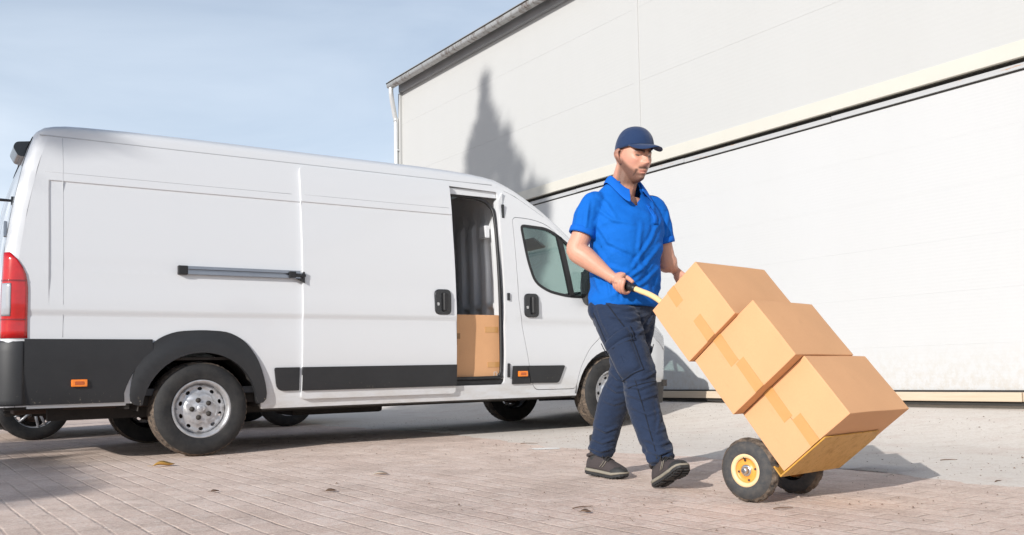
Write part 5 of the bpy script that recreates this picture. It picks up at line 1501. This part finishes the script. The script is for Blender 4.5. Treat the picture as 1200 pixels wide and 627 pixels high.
for i in range(25):
    t = -1 + 2 * i / 24; az = t * R(62); row = []
    f0, l0, u0 = dome(az, R(-4)); f0 += .004
    L_ = .083 * (1 - abs(t) ** 2.6)
    for k in range(8):
        q = k / 7
        f = f0 + L_ * q; l = l0 * (1 + .02 * q)
        row.append(hc_(f, l, u0 + .004 + (1 - abs(t) ** 2.6) * (-.010 * q - .62 * (l * l) / .084 * q - .016 * q * q)))
    rows_.append(row)
vs, fs = loft(rows_, False, False)
bo2 = MB().add(vs, fs, True).build('brim', MAT['cap'], capo)
m = bo2.modifiers.new('t', 'SOLIDIFY'); m.thickness = .004; m.offset = 0
MB().lathe([(0, .005), (.006, .004), (.008, 0)], hc_(0, 0, .144), hc_(0, 0, 1) - hc_(0, 0, 0), 12).build('cap_button', MAT['cap'], capo)

# ------------------------------------------------------------------ tall conifer standing behind the photographer (its shade lies on the wall, van and paving)
tb = V((-.3873 - 25 * math.cos(SAZ), 14.4973 - 25 * math.sin(SAZ), 0)); tbz = gz(tb.x, tb.y)
tree = empty('conifer_tree', Matrix.Translation((tb.x, tb.y, tbz)), 'tall narrow conifer standing in the yard behind the photographer', 'tree')
e_ = V((math.sin(SAZ), -math.cos(SAZ), 0)); s_ = V((math.cos(SAZ), math.sin(SAZ), 0))
MB().tube([(0, 0, -.2), (.05, .05, 5), (0, 0, 10), (0, 0, 15.2)], [.26, .20, .12, .02], 12, steps=4).build('trunk', MAT['bark'], tree)
tr = random.Random(11)
mb = MB(); LV = []; LF = []
def clump(c, r, nl, up_=1.6):
    for _ in range(nl):
        d = V((tr.gauss(0, 1), tr.gauss(0, 1), tr.gauss(0, 1))); d.normalize(); p = V(c) + V((d.x * r, d.y * r, d.z * r * up_)) * tr.random() ** .5
        a = V((tr.gauss(0, .8), tr.gauss(0, .8), tr.gauss(0, .8) + 1.0)).normalized() * tr.uniform(.12, .26); b = a.orthogonal().normalized() * tr.uniform(.035, .07)
        k = len(LV); LV.extend([p - b, p + b, p + a]); LF.append((k, k + 1, k + 2))
def spire(w0, z0, w1, z1, width, nl):
    for i in range(nl):
        t = tr.random(); z = z0 + (z1 - z0) * t
        wd = width * (1 - t) ** .9 + .03
        w_ = w0 + (w1 - w0) * t
        clump(e_ * (w_ + tr.uniform(-wd, wd)) + s_ * tr.uniform(-wd, wd) + V((0, 0, z)), .12, 5)
ZO = -tbz
for args in ((0, 14.4, 0, 16.1, .15, 80), (0, 13.4, .02, 15.5, .25, 85), (-.34, 14.2, -.43, 15.22, .10, 40), (-.30, 13.3, -.40, 14.9, .18, 60), (.42, 14.0, .53, 15.03, .11, 45), (.35, 13.0, .48, 14.7, .18, 50), (.74, 13.2, .83, 14.3, .11, 40),
             (-.5, 13.2, -.56, 14.75, .12, 45), (-.55, 12.4, -.68, 14.0, .15, 40), (.65, 12.4, .80, 13.9, .2, 45), (1.02, 12.6, 1.12, 13.95, .12, 40), (1.25, 12.7, 1.36, 13.72, .10, 35), (1.1, 12.0, 1.2, 13.4, .22, 60), (.1, 12, .05, 14.0, .42, 90), (-1.0, 11.6, -1.25, 13.2, .3, 60), (.2, 13.6, .27, 15.15, .11, 50), (-.16, 13.9, -.2, 15.4, .10, 50)):
    spire(args[0], args[1] + ZO - .52, args[2], args[3] + ZO - .52, args[4], args[5])
for (w_, top, ln_) in ((.12, 15.55, .5), (-.10, 15.7, .5), (.30, 15.22, .5), (-.27, 15.3, .45), (-.50, 15.0, .55), (.56, 14.92, .6), (.70, 14.55, .5), (-.62, 14.5, .6), (.92, 14.2, .6), (1.18, 13.98, .6), (-.78, 14.1, .6), (1.36, 13.75, .5), (1.52, 13.5, .4)):
    spire(w_ * .8, top - ln_ + ZO - .52, w_, top + ZO - .52, .07, 16)
ZO -= .33
wid = [(6.3, .4), (6.8, .75), (7.4, .95), (8.4, 1.45), (9.6, 1.5), (11, 1.4), (12.4, 1.05), (13, .8)]
for i in range(1400):
    z = tr.uniform(6.3, 13); w_ = interp(z, wid) * (.82 + .18 * math.sin(z * 9) * math.sin(z * 3.7))
    clump(e_ * tr.uniform(-w_, w_) + s_ * tr.uniform(-w_, w_) + V((0, 0, z + ZO)), .15, 5)
# long low limb reaching out on the sunny side
for i in range(620):
    t = tr.random(); c = 1.05 + 2.35 * t; z = 6.81 - .19 * (c - 1.5)
    clump(e_ * c + s_ * tr.uniform(-.5, .5) + V((0, 0, z + ZO + tr.uniform(-.17, .10) * (1.15 - .75 * t))), .10, 6, 1)
for z_, w_, n_ in ((9.45, 1.98, 26), (9.15, 1.75, 26), (8.55, 1.72, 26)):
    for i in range(n_): clump(e_ * (w_ - .8 * tr.random() ** 1.5) + s_ * tr.uniform(-.3, .3) + V((0, 0, z_ + ZO + tr.uniform(-.12, .12))), .08, 4)
MB().add(LV, LF, False).build('crown', MAT['leafgreen'], tree)
lb = MB().tube([(0, 0, 6.6 + ZO), e_ * 2 + V((0, 0, 6.75 + ZO)), e_ * 3.7 + V((0, 0, 6.5 + ZO))], [.08, .05, .02], 8, steps=3)
for z in (7.4, 8.4, 9.4, 10.4, 11.4):
    for a in range(0, 360, 60): lb.tube([(0, 0, z + ZO - .5), (1.5 * math.cos(R(a + z * 40)), 1.5 * math.sin(R(a + z * 40)), z + ZO)], [.05, .015], 6)
lb.build('limbs', MAT['bark'], tree)

# ------------------------------------------------------------------ litter on the yard
def ground_at(u, v):
    d = Rc.transposed() @ V(((u - 600) / F_PX, 1, -(v - CY) / F_PX)); o = V((0, 0, GZ)); t = 0
    for _ in range(60):
        t_hi = t + .4
        p = o + d * t_hi
        if p.z < gz(p.x, p.y): break
        t = t_hi
    for _ in range(30):
        m_ = (t + t_hi) / 2; p = o + d * m_
        if p.z < gz(p.x, p.y): t_hi = m_
        else: t = m_
    p = o + d * t; return V((p.x, p.y, gz(p.x, p.y)))
def leaf(u, v, ln_, label, mat='leaf', rot=0., curl=.25):
    p = ground_at(u, v); mb = MB(); rows_ = []
    for i in range(9):
        t = i / 8; w_ = ln_ * .30 * math.sin(math.pi * min(1, t * 1.02 + .01)) ** .8
        z = ln_ * curl * (.3 * t * t + .15 * math.sin(6 * t)) + .004
        rows_.append([V((ln_ * (t - .5), -w_, z + w_ * .5)), V((ln_ * (t - .5), 0, z)), V((ln_ * (t - .5), w_, z + w_ * .6))])
    vs, fs = loft(rows_, False, False); mb.add(vs, fs, True).tube([(-ln_ * .5, 0, .004), (-ln_ * .75, .01, .006)], [.0015, .001], 5)
    o = mb.build('leaf', MAT[mat]); o.location = p + V((0, 0, .004)); o.rotation_euler = (0, 0, rot)
    m = o.modifiers.new('t', 'SOLIDIFY'); m.thickness = .0012
    return tag(o, label, 'leaf', 'fallen leaves')
leaf(192, 547, .14, 'curled yellow leaf lying on the paving in front of the rear wheel', 'leaf', R(20), .3)
leaf(252, 577.5, .05, 'small brown leaf lying on the paving below the rear wheel', 'twig', R(50), .1)
leaf(388, 577, .06, 'dark shrivelled leaf on the paving left of centre', 'twig', R(30), .12)
leaf(446, 557, .09, 'flat pale brown leaf on the paving under the sliding door', 'paper', R(15), .05)
leaf(686, 602, .05, 'small rust-coloured leaf on the paving at the lower edge below the man', 'twig', R(-20))
def twig(u, v, ln_, rot, label):
    p = ground_at(u, v); ln_ *= .7
    o = MB().tube([(-ln_ / 2, 0, .006), (-ln_ * .1, ln_ * .06, .008), (ln_ / 2, 0, .006)], [.003, .0028, .0015], 6, steps=3).tube([(0, ln_ * .05, .008), (ln_ * .2, ln_ * .2, .006)], [.003, .0015], 5).build('twig', MAT['twig'])
    o.location = p; o.rotation_euler = (0, 0, rot); return tag(o, label, 'twig', 'twigs on the paving')
twig(1112, 540, .16, R(10), 'thin twig on the pale concrete right of the shadow of the cartons')
twig(918, 597, .13, R(15), 'twig lying on the paving under the hand truck wheel')
twig(683, 596, .16, R(35), 'twig on the paving below the feet of the man')
twig(1170, 565, .10, R(40), 'short twig by the edge of the concrete at the far right')
twig(620, 520.5, .2, R(-10), 'short twig on the concrete beneath the open doorway')
p = ground_at(640, 526); mb = MB(); vs = [V((0, 0, .004))]; fs = []
for i in range(28):
    a = 2 * math.pi * i / 28; r_ = .075 * (1 + .5 * noise.noise(V((math.cos(a) * 2, math.sin(a) * 2, 1)))); vs.append(V((r_ * 1.7 * math.cos(a), r_ * math.sin(a), -.004)))
for i in range(28): fs.append((0, 1 + i, 1 + (i + 1) % 28))
o = mb.add(vs, fs, True).build('plaster_spill', MAT['chalk']); o.location = p + V((0, 0, .006)); o.rotation_euler = (0, 0, R(15)); tag(o, 'patch of white plaster dust spilt on the concrete beside the van', 'spill')
gr_ = random.Random(5); mb = MB()
for i in range(6500):
    d = gr_.uniform(1.9, 7.9); s = gr_.uniform(-10, 1.5); q = wpt(s, d, 0)
    c_ = noise.noise(V((s * .6, d * .6, 0)))
    if gr_.random() > .45 + c_: continue
    z = gz(q.x, q.y) + .004; r_ = gr_.uniform(.0015, .005) * (1.8 if gr_.random() < .06 else 1)
    ax_ = [V((gr_.uniform(.6, 1.7) * r_ * math.cos(a), gr_.uniform(.6, 1.7) * r_ * math.sin(a), 0)) for a in (0, 2.1, 4.2)]
    mb.add([V((q.x, q.y, z)) + a for a in ax_] + [V((q.x, q.y, z + r_ * .9))], [(0, 1, 3), (1, 2, 3), (2, 0, 3)])
tag(mb.build('grit', MAT['grit']), kind='stuff')
